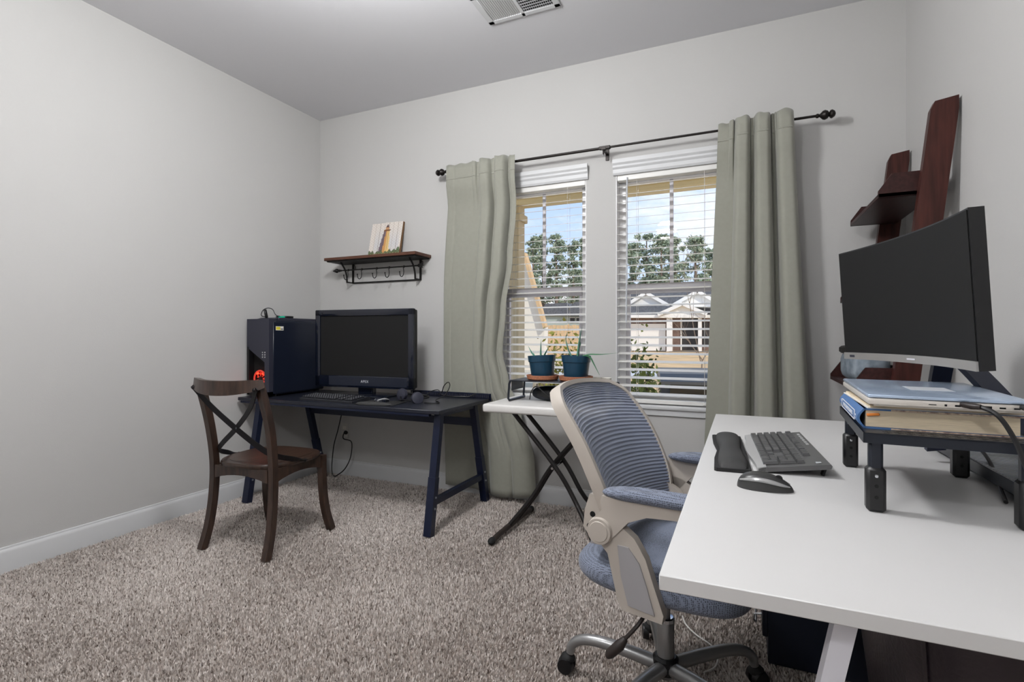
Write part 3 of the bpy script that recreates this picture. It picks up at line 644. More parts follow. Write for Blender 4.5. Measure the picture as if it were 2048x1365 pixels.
t = thing('monitor_riser', 'dark metal mesh riser holding the plants on the folding table', 'riser', (-.955, 2.735, FT))
rw, rd, rh = .235, .11, .118
G().bb((-rw, -rd, rh - .006), (rw, rd, rh), .002).build('riser_top', 'riser', t)
for s in (-1, 1):
    pts = [(s * (rw - .008), -rd, rh - .003), (s * (rw + .0), -rd, rh - .02), (s * (rw + .006), -rd, .015), (s * (rw), -rd + .0, .0065), (s * rw, rd, .0065), (s * (rw + .006), rd, .015), (s * (rw + .0), rd, rh - .02), (s * (rw - .008), rd, rh - .003)]
    G().tube(pts, .0065, 8).build('side_loop', 'riser', t)
    G().bb((s * (rw - .003), -rd + .03, rh - .06), (s * (rw - .001), rd - .03, rh - .004)).build('side_plate', 'riser', t)
FP = FT + rh
def pot(label, loc, r, h, leaves, tilt, mt):
    s = thing('plant_saucer', 'round terracotta plant saucer under the ' + label[0], 'saucer', loc, 0, 'terracotta saucers')
    G().lathe([(.03, 0), (r * 1.02, 0), (r * 1.12, .006), (r * 1.18, .026), (r * 1.14, .027), (r * 1.06, .009), (.03, .006)], (0, 0, 0), 28).build('saucer_bowl', 'terracotta', s)
    t = thing('potted_plant', label[1], 'plant', (loc[0], loc[1], loc[2] + .009), 0, 'blue plant pots'); t.rotation_euler = (0, R(tilt), 0)
    G().lathe([(.02, 0), (r * .78, 0), (r * .80, .004), (r * .93, h * .72), (r * .98, h * .73), (r * 1.02, h), (r * .97, h), (r * .93, h * .8), (.02, h * .78)], (0, 0, 0), 28).build('pot', 'pot', t)
    G().lathe([(.003, h * .86), (r * .5, h * .87), (r * .93, h * .84), (r * .93, h * .79), (.003, h * .79)], (0, 0, 0), 20).build('soil', 'soil', t)
    for pts, w in leaves:
        sp = spline([(p[0], p[1], p[2] + h * .84) for p in pts], 6); nn = len(sp)
        G().bar(sp, [max(.0012, w * (1 - (i / (nn - 1)) ** 2.2)) for i in range(nn)], [max(.001, w * .42 * (1 - (i / (nn - 1)) ** 2)) for i in range(nn)], (.3, 1, 0)).build('leaf', mt, t)
pl = at(1085, 745, 2.73); pr = at(1151, 745, 2.73)
pot(('smaller plant nearer the black desk', 'aloe with short upright leaves in a dark blue pot'), (pl.x, 2.735, FP), .078, .128,
    [([(-.02, 0, 0), (-.05, -.01, .03), (-.075, -.01, .075)], .013), ([(-.01, .01, 0), (-.008, .01, .05), (-.004, .012, .11)], .012), ([(.005, 0, 0), (.025, -.01, .03), (.055, -.02, .07)], .013), ([(0, -.01, 0), (.002, -.015, .03), (.005, -.02, .045)], .009), ([(-.015, -.01, 0), (-.035, -.02, .015), (-.04, -.02, .04)], .009)], -3, 'aloe')
pot(('trailing plant nearer the office chair', 'aloe with one long sideways leaf in a dark blue pot'), (pr.x, 2.735, FP), .08, .13,
    [([(.01, 0, 0), (.012, 0, .05), (.018, .0, .11), (.03, 0, .175)], .017), ([(.0, .01, 0), (.012, .01, .06), (.02, .01, .09), (.0, .01, .125)], .010), ([(-.01, 0, 0), (-.035, 0, .03), (-.06, 0, .10), (-.055, 0, .145)], .010)], 1, 'aloe')
tp = [o for o in COL.objects if o.name.startswith('potted_plant')][-1]
for pts, w in (([(.03, -.03, .0), (.08, -.04, .022), (.15, -.045, .025), (.235, -.05, .035)], .02), ([(.05, -.03, .015), (.09, -.05, .01), (.115, -.05, -.03), (.145, -.05, -.085)], .014)):
    sp = spline([(p[0], p[1], p[2] + .13 * .84 + .008) for p in pts], 6); nn = len(sp)
    G().bar(sp, [max(.0012, w * (1 - (i / (nn - 1)) ** 2.6)) for i in range(nn)], [max(.001, w * .3 * (1 - (i / (nn - 1)) ** 2)) for i in range(nn)], (.2, 1, .1)).build('leaf', 'aloe2', tp)
t = thing('desk_speaker', 'dark oval speaker tucked under the metal plant riser', 'speaker', (-.97, 2.75, FT)); G().ball((0, 0, .042), (.13, .06, .042), 20, .8).build('speaker_body', 'riser', t); G().ball((0, -.03, .045), (.1, .035, .03), 16, .8).build('speaker_grille', 'black', t)
cable('speaker_cable', [(-1.09, 2.68, FT + .01), (-1.07, 2.66, FT + .06), (-1.04, 2.66, FT + .085), (-.99, 2.66, FT + .05), (-.95, 2.65, FT + .04), (-.90, 2.66, FT + .08), (-.88, 2.68, FT + .02)], .003, 'black', 'black cable tangled under the metal plant riser')
for k, (px, sz) in enumerate(((1193, .028), (1213, .026))):
    p = at(px, 770, 2.89); t = thing('paper_cup', ('white paper cup beside the terracotta saucer', 'white paper cup farther from the terracotta saucer')[k], 'cup', (p.x, 2.89, FT)); G().lathe([(.02, 0), (.026, 0), (sz * 1.05, .125), (sz * 1.05, .128), (sz, .126), (.022, .006), (.004, .005)], (0, 0, 0), 18).build('cup_wall', 'paper', t)
p = at(1230, 775, 2.91); t = thing('pen_holder', 'small black pen holder behind the office chair', 'holder', (p.x, 2.91, FT)); G().lathe([(.004, 0), (.022, 0), (.026, .10), (.024, .102), (.02, .008), (.004, .006)], (0, 0, 0), 14).build('holder_wall', 'black', t)

# ------------------------------------------------------------------ white desk
WD = .754; WX0, WX1, WY0, WY1 = -.112, .738, .772, 2.462
t = thing('white_desk', 'long white desk with slanted white legs along the right wall', 'desk', ((WX0 + WX1) / 2, (WY0 + WY1) / 2, 0))
cx, cy = t.location.x, t.location.y
G().bb((WX0 - cx, WY0 - cy, WD - .023), (WX1 - cx, WY1 - cy, WD), .0015).build('desk_top', 'white_top', t)
for y in (WY0 + .02, WY1 - .14):
    for xt, xb in ((.125, -.02), (.50, .64)):
        G().bar([(xt - cx, y + .02 - cy, WD - .024), (xb - cx, y + .02 - cy, 0)], [.026, .024], [.026, .024], (0, 1, 0)).build('leg', 'white_metal', t)
    G().bar([(.11 - cx, y + .06 - cy, WD - .028), (.515 - cx, y + .06 - cy, WD - .028)], .03, .01, (0, 1, 0)).build('leg_rail', 'white_metal', t)
    G().bar([(.03 - cx, y + .02 - cy, .26), (.595 - cx, y + .02 - cy, .26)], .028, .028, (0, 1, 0)).build('cross_rail', 'white_metal', t)

# near keyboard with single keys
KR = R(-86.5)
t = thing('keyboard', 'dark grey keyboard with silver front edge on the white desk', 'keyboard', (.015, 1.675, WD), KR)
kw = .228
prof = lambda k: [(k, .0, .004), (k, -.0, .010), (k, .012, .014), (k, .165, .034), (k, .168, .030), (k, .165, .022), (k, .02, .003)]
def kedge(x): return -.010 * math.cos(x / kw * PI * 1.1) * .6
g = G(); N = 24; sec = []
for i in range(N + 1):
    x = -kw + 2 * kw * i / N; e = kedge(x); sec.append([(x, p[1] + (e if p[1] < .013 else 0), p[2]) for p in prof(x)])
m_ = 7; g.v = [p for s_ in sec for p in s_]; g.f = [[i * m_ + k, i * m_ + (k + 1) % m_, (i + 1) * m_ + (k + 1) % m_, (i + 1) * m_ + k] for i in range(N) for k in range(m_)] + [list(range(m_))[::-1], [N * m_ + k for k in range(m_)]]
g.build('keyboard_body', 'kb_body', t, 25)
g = G()
g.v = []; 
for i in range(N + 1):
    x = -kw + 2 * kw * i / N; e = kedge(x); g.v += [(x, e - .003, .003), (x, e - .003, .0125), (x, .022 + .3 * e, .0172), (x, .022 + .3 * e, .008)]
g.f = [[i * 4 + k, i * 4 + (k + 1) % 4, (i + 1) * 4 + (k + 1) % 4, (i + 1) * 4 + k] for i in range(N) for k in range(4)] + [[3, 2, 1, 0], [N * 4, N * 4 + 1, N * 4 + 2, N * 4 + 3]]
g.build('front_edge', 'kb_silver', t, 25)
rows = [(.028, [1.25, 1.25, 1.25, 6.25, 1.25, 1.25, 1.25, 1.25]), (.0475, [2.25] + [1] * 10 + [2.75]), (.0665, [1.75] + [1] * 11 + [2.25]), (.0855, [1.5] + [1] * 12 + [1.5]), (.1045, [1] * 13 + [2]), (.129, [1] + [.0] + [1] * 4 + [.33] + [1] * 4 + [.33] + [1] * 4)]
PT = .0187; kmesh = {}
def key(x, y, wu, hu=1):
    k = (round(wu, 2), hu)
    if k not in kmesh: kmesh[k] = G().add([(-wu * PT / 2 + .0008, -hu * PT / 2 + .0008, 0), (wu * PT / 2 - .0008, -hu * PT / 2 + .0008, 0), (wu * PT / 2 - .0008, hu * PT / 2 - .0008, 0), (-wu * PT / 2 + .0008, hu * PT / 2 - .0008, 0),
        (-wu * PT / 2 + .0026, -hu * PT / 2 + .0022, .0075), (wu * PT / 2 - .0026, -hu * PT / 2 + .0022, .0075), (wu * PT / 2 - .0026, hu * PT / 2 - .003, .0075), (-wu * PT / 2 + .0026, hu * PT / 2 - .003, .0075)],
        [[3, 2, 1, 0], [4, 5, 6, 7], [0, 1, 5, 4], [1, 2, 6, 5], [2, 3, 7, 6], [3, 0, 4, 7]]).mesh('key', 'key', 20)
    obj('key', kmesh[k], t, (x, y, .0135 + y * .125), (R(7.1), 0, 0))
for y, ws in rows:
    x = -kw + .013
    for wu in ws:
        if wu >= 1: key(x + wu * PT / 2, y, wu)
        x += wu * PT if wu != 0 else PT
x0 = -kw + .013 + 15.2 * PT
for y in (.0855, .1045, .129):
    for c_ in range(3): key(x0 + (c_ + .5) * PT, y, 1)
for c_, y in ((0, .028), (1, .028), (2, .028), (1, .0475)): key(x0 + (c_ + .5) * PT, y, 1)
x0 += 3.25 * PT
for y in (.0665, .0855, .1045):
    for c_ in range(3): key(x0 + (c_ + .5) * PT, y, 1)
for c_ in range(3): key(x0 + (c_ + .5) * PT, .0475, 1)
key(x0 + PT, .028, 2); key(x0 + 2.5 * PT, .028, 1); key(x0 + 3.5 * PT, .037, 1, 2); key(x0 + 3.5 * PT, .076, 1, 2); key(x0 + 3.5 * PT, .1045, 1)
for k in range(6): G().box((-kw + .05 + k * .03, .1545, .0335), (.02, .007, .002), (R(7.1), 0, 0), .0005).build('media_key', 'kb_silver', t)
G().box((kw - .022, .142, .0325), (.012, .012, .0015), (R(7.1), 0, 0), .003).build('lock_light', 'legend', t)
for s in (-1, 1): G().box((s * .20, .155, .013), (.02, .006, .026), (R(-18), 0, 0), .001).build('tilt_foot', 'rubber', t)
t = thing('wrist_rest', 'dark grey gel wrist rest beside the white-desk keyboard', 'wrist rest', (-.037, 1.66, WD), KR)
def wr(u, v):
    x = -.232 + .464 * u; a = PI * v; k = 1 - .25 * math.cos(x / .232 * PI) ** 2 * 0
    waist = 1 - .22 * math.exp(-((x + .0) / .09) ** 2); end = max(0, 1 - (abs(x) / .232) ** 8) ** .5
    return Vector((x, .0 - .036 * math.cos(a) * waist * (.8 + .2 * end) - .006 * (1 - waist) * 10 * 0, .008 + .024 * math.sin(a) ** .7 * end * (.86 + .14 * math.cos(x / .116 * PI) * .5 + .07)))
G().grid(wr, 48, 14).build('gel_pad', 'gel', t, 60)
def base_out(k, z): return [(x * k, y * k, z) for x, y in [(-.238, -.04), (-.23, -.046), (-.12, -.044), (0, -.034), (.12, -.044), (.23, -.046), (.238, -.04), (.238, .036), (.23, .042), (-.23, .042), (-.238, .036)]]
G().ext(base_out(1, 0), (0, 0, .009)).build('rubber_base', 'rubber', t)
mouse('mouse', 'grey and black wireless mouse on the white desk', (.044, 1.303, WD), R(-4), 'mouse_dark', 'mouse_grey', 1.0)

# riser on the white desk
RZ = .910; rr = R(-3)
t = thing('monitor_riser', 'dark perforated riser with four legs holding the laptop and book', 'riser', (.361, 1.418, WD), rr)
hw, hd = .135, .215; H_ = RZ - WD
pl_ = G().bb((-hw, -hd, H_ - .004), (hw, hd, H_), .001).bb((-hw, -hd, H_ - .02), (-hw + .003, hd, H_)).bb((hw - .003, -hd, H_ - .02), (hw, hd, H_)).bb((-hw, -hd, H_ - .02), (hw, -hd + .003, H_)).bb((-hw, hd - .003, H_ - .02), (hw, hd, H_)).build('riser_plate', 'riser', t)
for r_ in range(4):
    for c_ in range(12): G().bb((-.10 + c_ * .018 + (r_ % 2) * .006, -hd + .01 + r_ * .009, H_ - .0002), (-.091 + c_ * .018 + (r_ % 2) * .006, -hd + .0135 + r_ * .009, H_ + .0002)).build('vent_slot', 'dark', pl_)
for sx_ in (-1, 1):
    for sy_ in (-1, 1):
        x, y = sx_ * (hw - .022), sy_ * (hd - .02)
        G().bb((x - .012, y - .012, .05), (x + .012, y + .012, H_ - .004), .005).build('leg', 'riser', t)
        lw = G().bb((x - .0165, y - .0165, 0), (x + .0165, y + .0165, .088), .006).build('leg_sleeve', 'black', t)
        for z in (.03, .052): G().cyl((x - .0005 * 0, y - .0172, z), (x, y - .0160, z), .0036, n=8).build('adjust_hole', 'dark', lw)
        G().ball((x, y - .0165, .072), (.004, .003, .004), 8).build('adjust_pin', 'chrome', lw)
t = thing('cookbook', 'thick blue cookbook lying under the laptop', 'book', (.355, 1.425, RZ), R(-3))
bw, bd, bh = .125, .165, .041
G().bb((-bw + .008, -bd + .004, .004), (bw - .004, bd - .004, bh - .004)).build('pages', 'pages', t)
sp_ = G(); 
arc = [(-bw + .004 - .012 * math.sin(PI * k / 8), .0 + bh * k / 8) for k in range(9)]; inn = [(x + .005, z) for x, z in arc][::-1]
sp_.ext([(x, -bd, z) for x, z in arc + inn], (0, 2 * bd, 0)).build('spine', 'book_blue', t)
G().bb((-bw + .004, -bd, 0), (bw, bd, .0035)).bb((-bw + .004, -bd, bh - .0035), (bw, bd, bh)).build('cover', 'book_blue', t)
G().bb((-bw + .05, -bd - .0003, bh - .0034), (bw - .0, -bd + .0002, bh - .0004)).bb((-bw + .05, -bd - .0003, .0004), (bw, -bd + .0002, .0032)).build('cover_edge', 'floral', t)
text('spine_title', 'FRENCH COUNTRY COOKING',   .0125, 'logo_white', t, (-bw - .0082, -.01, bh * .52), (R(90), 0, R(-90)))
text('spine_mark', 'J', .022, 'logo_white', t, (-bw - .0075, .13, bh * .5), (R(90), 0, R(-90))); text('spine_mark', 'III', .014, 'logo_white', t, (-bw - .0075, -.138, bh * .5), (R(90), 0, R(0 - 90)))
for z in (bh * .28, bh * .76): G().bb((-bw - .0086, -.125, z), (-bw - .0065, .105, z + .0008)).build('title_rule', 'logo_white', t)
for y in (-.125, .105): G().bb((-bw - .0086, y, bh * .28), (-bw - .0065, y + .0008, bh * .77)).build('title_rule', 'logo_white', t)
G().box((-bw + .02, -bd + .002, bh - .012), (.022, .008, .005), (0, R(-6), R(0)), .001).build('bookmark', 'orange', t)
t = thing('booklet', 'thin pale booklet between the laptop and the blue cookbook', 'book', (.365, 1.42, RZ + bh), R(-1)); G().bb((-.13, -.155, 0), (.115, .16, .002)).build('cover', 'paper', t); G().bb((-.125, -.152, .002), (.113, .157, .006)).build('pages', 'pages', t)
LZ = RZ + bh + .0075
t = thing('laptop', 'closed silver laptop lying on the blue cookbook', 'laptop', (.358, 1.415, LZ), R(-2)); t.rotation_euler = (R(.6), R(.4), R(-2))
lw_, ld = .125, .185
G().ext([(-lw_ + .012, -ld + .012, .002), (lw_ - .012, -ld + .012, .002), (lw_ - .012, ld - .012, .002), (-lw_ + .012, ld - .012, .002)], (0, 0, .006)).bb((-lw_, -ld, .006), (lw_, ld, .0185), .003, 2).build('laptop_base', 'laptop', t)
G().bb((-lw_, -ld, .0196), (lw_, ld, .0262), .0025, 2).build('laptop_lid', 'lid', t)
G().bb((-.03, -.06, .0262), (.045, .02, .0265)).build('lid_sticker', 'sticker_grey', t)
for x, w_, h_ in ((-.022, .012, .0015), (-.002, .004, .004), (.016, .009, .0035), (.058, .014, .005), (.08, .009, .003), (.1, .009, .003)): G().bb((x - w_ / 2, -ld - .0006, .0115 - h_ / 2), (x + w_ / 2, -ld + .001, .0115 + h_ / 2), .0004).build('port', 'dark', t)
for x, y in ((-.09, -.15), (.09, -.15), (-.09, .15), (.09, .15)): G().bb((x - .012, y - .006, 0), (x + .012, y + .006, .0025)).build('rubber_foot', 'rubber', t)
pp = Vector((.379, 1.227, LZ + .0125))
o = cable('video_cable', [pp, pp + Vector((.012, -.025, 0)), pp + Vector((.03, -.045, -.012)), pp + Vector((.05, -.05, -.05)), pp + Vector((.07, -.052, -.11)), pp + Vector((.10, -.05, -.18)), pp + Vector((.15, -.03, -.222))], .0042, 'black', 'thick black cable plugged into the middle of the laptop side')
G().tube([pp + Vector((-.004, .004, 0)), pp + Vector((.001, -.02, 0)), pp + Vector((.012, -.028, 0))], [.0055, .0055, .0048], 10).build('plug', 'lever', o)
pp = Vector((.459, 1.224, LZ + .0125))
o = cable('charger_cable', [pp + Vector((0, -.012, 0)), pp + Vector((.003, -.016, -.012)), pp + Vector((.012, -.016, -.04)), pp + Vector((.035, -.012, -.075)), pp + Vector((.08, -.0, -.10))], .003, 'black', 'black charger cable at the far corner of the laptop side')
G().tube([pp + Vector((0, .003, 0)), pp + Vector((0, -.012, 0)), pp + Vector((.002, -.015, -.01)), pp + Vector((.006, -.016, -.028))], [.0048, .005, .0052, .004], 10).build('plug', 'rubber', o)
cable('desk_cable', [atz(1948, 893, WD + .06), atz(1966, 905, WD + .05), atz(1985, 935, WD + .03), atz(2004, 985, WD + .008), atz(2012, 1005, WD + .005)], .004, 'black', 'black cable dropping beneath the laptop riser')
# low mesh tray behind the riser
t = thing('mesh_tray', 'low silver mesh tray behind the laptop riser', 'tray', (.62, 1.75, WD))
G().bb((-.105, -.40, .012), (-.098, .40, .04), .001).bb((.098, -.40, .012), (.105, .40, .04), .001).bb((-.105, -.40, .012), (.105, -.393, .04), .001).bb((-.105, .393, .012), (.105, .40, .04), .001).build('tray_rim', 'riser', t)
g = G().bb((-.10, -.395, .028), (.10, .395, .031))
g.build('tray_sheet', 'mesh_silver', t)
for y in np.arange(-.385, .39, .016): G().bb((-.1, y, .031), (.1, y + .004, .0325)).build('mesh_wire', 'bezel_silver', t)
for x in (-.09, .09):
    for y in (-.36, .0, .36): G().cyl((x, y, 0), (x, y, .028), .012, n=10).build('foot', 'rubber', t)
# curved monitor
MC = Vector((.385, 1.625, WD)); yaw = math.atan2(-.138, .594)         # local +x runs away from the viewer along the screen
t = thing('monitor', 'black curved monitor on a stand behind the laptop', 'monitor', (MC.x, MC.y, WD), R(90) + math.atan2(.138, .594))
TILT = Matrix.Rotation(R(-3.5), 3, 'X'); Rr = 1.3; mw, mz0, mz1 = .305, .276, .606
# screen faces local +y (towards the seat)
def arcp(x, z, off):
    s = x / Rr; y = Rr * (1 - math.cos(s)) + off; p = Vector((Rr * math.sin(s), y, z - .45)); p = TILT @ p; return Vector((p.x, p.y, p.z + .45))
def slab(xa, xb, za, zb, o0, o1, n=20):
    g = G()
    for i in range(n + 1):
        x = xa + (xb - xa) * i / n; g.v += [arcp(x, za, o0), arcp(x, zb, o0), arcp(x, zb, o1), arcp(x, za, o1)]
    g.f = [[i * 4 + k, i * 4 + (k + 1) % 4, i * 4 + 4 + (k + 1) % 4, i * 4 + 4 + k] for i in range(n) for k in range(4)] + [[3, 2, 1, 0], [n * 4 + k for k in range(4)]]
    return g
slab(-mw, mw, mz0, mz1, -.03, -.001).build('monitor_shell', 'black', t)
slab(-mw + .004, mw - .004, mz0 + .02, mz1 - .004, -.002, .0008).build('screen', 'screen', t)
lb = slab(-mw + .001, mw - .001, mz0, mz0 + .02, -.002, .004).build('lower_bezel', 'bezel_silver', t)
slab(mw - .05, mw - .028, mz0 + .006, mz0 + .013, .004, .0044, 2).build('brand_plate', 'tower_front', lb); slab(-.018, .018, mz0 + .008, mz0 + .012, .004, .0044, 2).build('brand_plate', 'sash', lb)
G().ball((0, -.05, .44), (.16, .045, .11), 16, .6).build('back_bulge', 'black', t)
G().bar([(0, -.06, .42), (0, -.09, .33), (0, -.095, .28)], .05, .022, (1, 0, 0)).build('stand_neck', 'leg_black', t)
for q in ([(-.01, -.09, .315), (-.15, -.10, .215), (-.235, -.12, .12), (-.25, -.125, .034)], [(.01, -.09, .315), (.06, -.10, .2), (.12, -.125, .034)]): G().bar(spline(q, 5), .045, .014, (0, 1, 0)).build('stand_leg', 'leg_black', t)

# ------------------------------------------------------------------ ladder shelf
t = thing('ladder_shelf', 'dark mahogany ladder shelf leaning in the corner', 'shelf', (.6, 2.81, 0))
def post_x(z): return lerp(.475, .700, z / 2.0)
for y in (2.49, 3.13):
    a, b = Vector((post_x(0) - .6, y - 2.81, 0)), Vector((post_x(2.0) - .6, y - 2.81, 2.0))
    poly = [a + Vector((-.043, 0, 0)), a + Vector((.043, 0, 0)), b + Vector((.043, 0, -.04)), b + Vector((.043, 0, .012)), b + Vector((-.03, 0, .0)), b + Vector((-.043, 0, -.03))]
    G().ext([p + Vector((0, -.0175, 0)) for p in poly], (0, .035, 0)).build('post', 'mahogany', t)
for z, fx in ((1.665, .497), (1.275, .453), (.885, .409), (.495, .375), (.12, .36)):
    bx = post_x(z) + .03
    x0, x1 = fx - .6, bx - .6; ya, yb = 2.51 - 2.81, 3.112 - 2.81
    sh = G().bb((x0, ya, z - .008), (x1, yb, z + .008), .001).build('shelf_board', 'mahogany_y', t)
    for y in (ya, yb - .014):
        G().ext([(x0, y, z - .008), (x1, y, z - .008), (x1, y, z + .085), (x0 + .045, y, z + .085), (x0, y, z + .02)], (0, .014, 0)).build('shelf_end', 'mahogany_y', sh)
    G().bb((x1 - .014, ya, z), (x1, yb, z + .085), .001).build('shelf_back', 'mahogany_y', sh)
t = thing('patterned_pouch', 'grey blue patterned pouch on the low shelf behind the laptop', 'pouch', (.50, 2.80, .894), R(8))
G().ball((0, 0, .07), (.07, .15, .07), 18, .55).build('pouch_body', 'camo', t); G().ball((-.02, .02, .142), (.06, .11, .022), 14, .6).build('pouch_flap', 'table_leg', t)
t = thing('trinket_box', 'small black box on the middle shelf behind the monitor', 'box', (.52, 3.0, 1.283)); G().bb((-.04, -.05, 0), (.04, .05, .06), .004).build('box_body', 'black', t); G().bb((-.042, -.052, .06), (.042, .052, .072), .003).build('box_lid', 'rubber', t)

# ------------------------------------------------------------------ office chair
t = thing('office_chair', 'grey office chair with blue-grey mesh back at the white desk', 'office chair', (-.215, 1.62, 0), R(-12))
for k in range(5):
    a = R(107.5 + 12 + 72 * k); c, s = math.cos(a), math.sin(a); P3 = lambda r, z: (r * c, r * s, z)
    arm = G().tube(spline([P3(.03, .105), P3(.12, .118), P3(.21, .124), P3(.265, .115), P3(.295, .092), P3(.302, .065)], 6), [.021 - .008 * (i / 30) for i in range(31)], 12).build('base_arm', 'chair_steel', t)
    ctr = Vector(P3(.302, 0)); tg = Vector((-s, c, 0))
    cs = G().cyl(ctr + Vector((0, 0, .06)), ctr + Vector((0, 0, .075)), .012, n=10); cs.ball(ctr + Vector((c * .008, s * .008, .046)), (.024, .024, .02), 12).build('caster_hood', 'rubber', arm)
    g = G()
    for sd in (-1, 1): g.cyl(ctr + Vector((c * .012, s * .012, .0275)) + tg * (sd * .007), ctr + Vector((c * .012, s * .012, .0275)) + tg * (sd * .026), .0275, .024, 18)
    g.build('caster_wheels', 'black', arm)
G().lathe([(.03, .085), (.038, .088), (.038, .128), (.03, .135)], n=20).build('base_hub', 'black', t)
G().lathe([(.022, .07), (.0255, .075), (.0255, .244), (.024, .246)], n=24).build('column_sleeve', 'chair_steel', t)
G().lathe([(.0265, .24), (.0265, .25), (.022, .253), (.012, .252)], n=24).build('column_ring', 'chrome', t)
G().cyl((0, 0, .24), (0, 0, .36), .0135, n=16).build('gas_rod', 'chair_steel', t)
G().bb((-.12, -.09, .345), (.11, .09, .378), .008).build('tilt_mechanism', 'black', t)
lv = G().tube(spline([(.02, -.07, .358), (.02, -.2, .356), (.01, -.235, .335), (-.02, -.255, .295)], 5), .0055, 8).build('height_lever', 'lever', t)
G().tube([(-.018, -.254, .297), (-.03, -.262, .28), (-.055, -.272, .252), (-.062, -.275, .244)], [.008, .014, .013, .007], 10).build('lever_grip', 'lever', lv)
def seatf(u, v):
    a = 2 * PI * u; c, s = math.cos(a), math.sin(a); th = -PI / 2 + PI * v
    rr_ = math.cos(th) ** .42 if abs(math.cos(th)) > 1e-6 else 0
    ex = .62; x = .245 * math.copysign(abs(c) ** ex, c) * rr_ + .015; y = .248 * math.copysign(abs(s) ** ex, s) * rr_
    z = .425 + (.050 if th > 0 else .048) * math.sin(th)
    z += -.030 * max(0, (x - .12) / .14) ** 2 + .012 * (y / .25) ** 2 * (1 if th > 0 else 0)
    return Vector((x, y, z))
G().grid(seatf, 56, 20).build('seat', 'chair_fabric', t, 70)
def X(y): return .055 * (abs(y) / .215) ** 2.2
ctrl = [(-.112, .545), (-.128, .62), (-.165, .71), (-.215, .81), (-.27, .895), (-.30, .945)]
cs_ = spline([(a, 0, b) for a, b in ctrl], 10)
def cl(s):
    k = s * (len(cs_) - 1); i = min(int(k), len(cs_) - 2); return cs_[i].lerp(cs_[i + 1], k - i)
def halfw(s): return (.207 + .026 * math.sin(PI * min(1, s * 1.0)) ) * (1 if s < .8 else math.sqrt(max(0, 1 - ((s - .8) / .2 * .72) ** 3)))
NRIB = 40
def meshf(u, v):
    p = cl(v); hw_ = halfw(v); y = (2 * u - 1) * hw_; w_ = .003 * math.sin(v * NRIB * 2 * PI + .8 * math.sin(u * PI))
    return Vector((p.x + X(y) + w_, y, p.z - .02 * (abs(y) / .22) ** 2 * v))
G().grid(meshf, 24, NRIB * 6).build('back_mesh', 'chair_mesh', t, 80)
ring = [(-1, s) for s in np.linspace(0, 1, 26)] + [(2 * k - 1, 1) for k in np.linspace(0, 1, 14)[1:-1]] + [(1, s) for s in np.linspace(1, 0, 26)] + [(2 * k - 1, 0) for k in np.linspace(1, 0, 14)[1:-1]]
pts = []
for sd, s in ring:
    p = cl(s); y = sd * halfw(s); pts.append(Vector((p.x + X(y) + .002, y * 1.02, p.z - .02 * (abs(y) / .22) ** 2 * s)))
# frame: flat band around the mesh, deep at the back
g = G(); m_ = len(pts); cen = sum(pts, Vector()) / m_
for i, p in enumerate(pts):
    tn = (pts[(i + 1) % m_] - pts[i - 1]).normalized(); back = Vector((-.9, 0, -.42)).normalized(); back = (back - tn * back.dot(tn)).normalized(); out = tn.cross(back).normalized()
    if out.dot(p - cen) < 0: out = -out
    for a, b in ((-.004, .004), (.010, .004), (.013, -.012), (.010, -.034), (-.001, -.034), (-.004, -.012)): g.v.append(p + out * a - back * b)
g.f = [[i * 6 + k, i * 6 + (k + 1) % 6, ((i + 1) % m_) * 6 + (k + 1) % 6, ((i + 1) % m_) * 6 + k] for i in range(m_) for k in range(6)]
g.build('back_frame', 'chair_frame', t, 50)
for sd in (-1, 1):
    yo = sd * .262
    E = lambda poly, y, th: G().ext([(a, y - th / 2, b) for a, b in poly], (0, th, 0))
    sup = [(-.02, .382), (.088, .378), (.092, .40), (.066, .47), (.045, .53), (.015, .575), (-.03, .605), (-.075, .612), (-.112, .59), (-.112, .555), (-.085, .545), (-.06, .52), (-.045, .46), (-.03, .40)]
    a_ = E(sup, yo, .026).build('arm_support', 'chair_frame', t)
    E([(-.0, .40), (.07, .395), (.05, .46), (.03, .515), (0, .55), (-.03, .55), (-.02, .47)], yo + sd * .012, .01).build('support_panel', 'chair_grey', a_)
    G().cyl((-.08, yo + sd * .010, .577), (-.08, yo + sd * .026, .577), .038, .034, 28).build('pivot_disc', 'chair_frame', t); G().cyl((-.08, yo + sd * .026, .577), (-.08, yo + sd * .0285, .577), .0275, .026, 28).build('pivot_cap', 'chair_frame', t)
    arm = [(-.105, .60), (-.055, .555), (-.035, .575), (.0, .615), (.05, .638), (.12, .645), (.22, .648), (.225, .665), (.12, .675), (-.02, .672), (-.075, .672), (-.08, .655), (-.075, .635)]
    E(arm, yo + sd * .002, .03).build('arm_rest_frame', 'chair_frame', t)
    def padf(u, v):
        a = 2 * PI * u; c, s = math.cos(a), math.sin(a); th = -PI / 2 + PI * v; r_ = max(0, math.cos(th)) ** .5
        return Vector((.075 + .155 * math.copysign(abs(c) ** .5, c) * r_, yo - sd * .006 + .036 * math.copysign(abs(s) ** .7, s) * r_, .686 + .0165 * math.sin(th) + .006 * c))
    G().grid(padf, 40, 12).build('arm_pad', 'chair_fabric', t, 70)
    br = [(-.135, .655), (-.105, .655), (-.075, .60), (-.03, .575), (.01, .52), (-.02, .49), (-.08, .52), (-.13, .53), (-.155, .56), (-.15, .61)]
    b_ = E(br, sd * .222, .022).build('back_bracket', 'chair_frame', t)
    for z_, x_ in ((.60, -.125), (.565, -.135)): G().cyl((x_, sd * .2325, z_), (x_, sd * .235, z_), .008, n=14).build('screw_hole', 'dark', b_)
G().bar([(-.13, -.215, .535), (-.16, 0, .52), (-.13, .215, .535)], .05, .02, (0, 0, 1)).build('lumbar_bar', 'chair_grey', t)
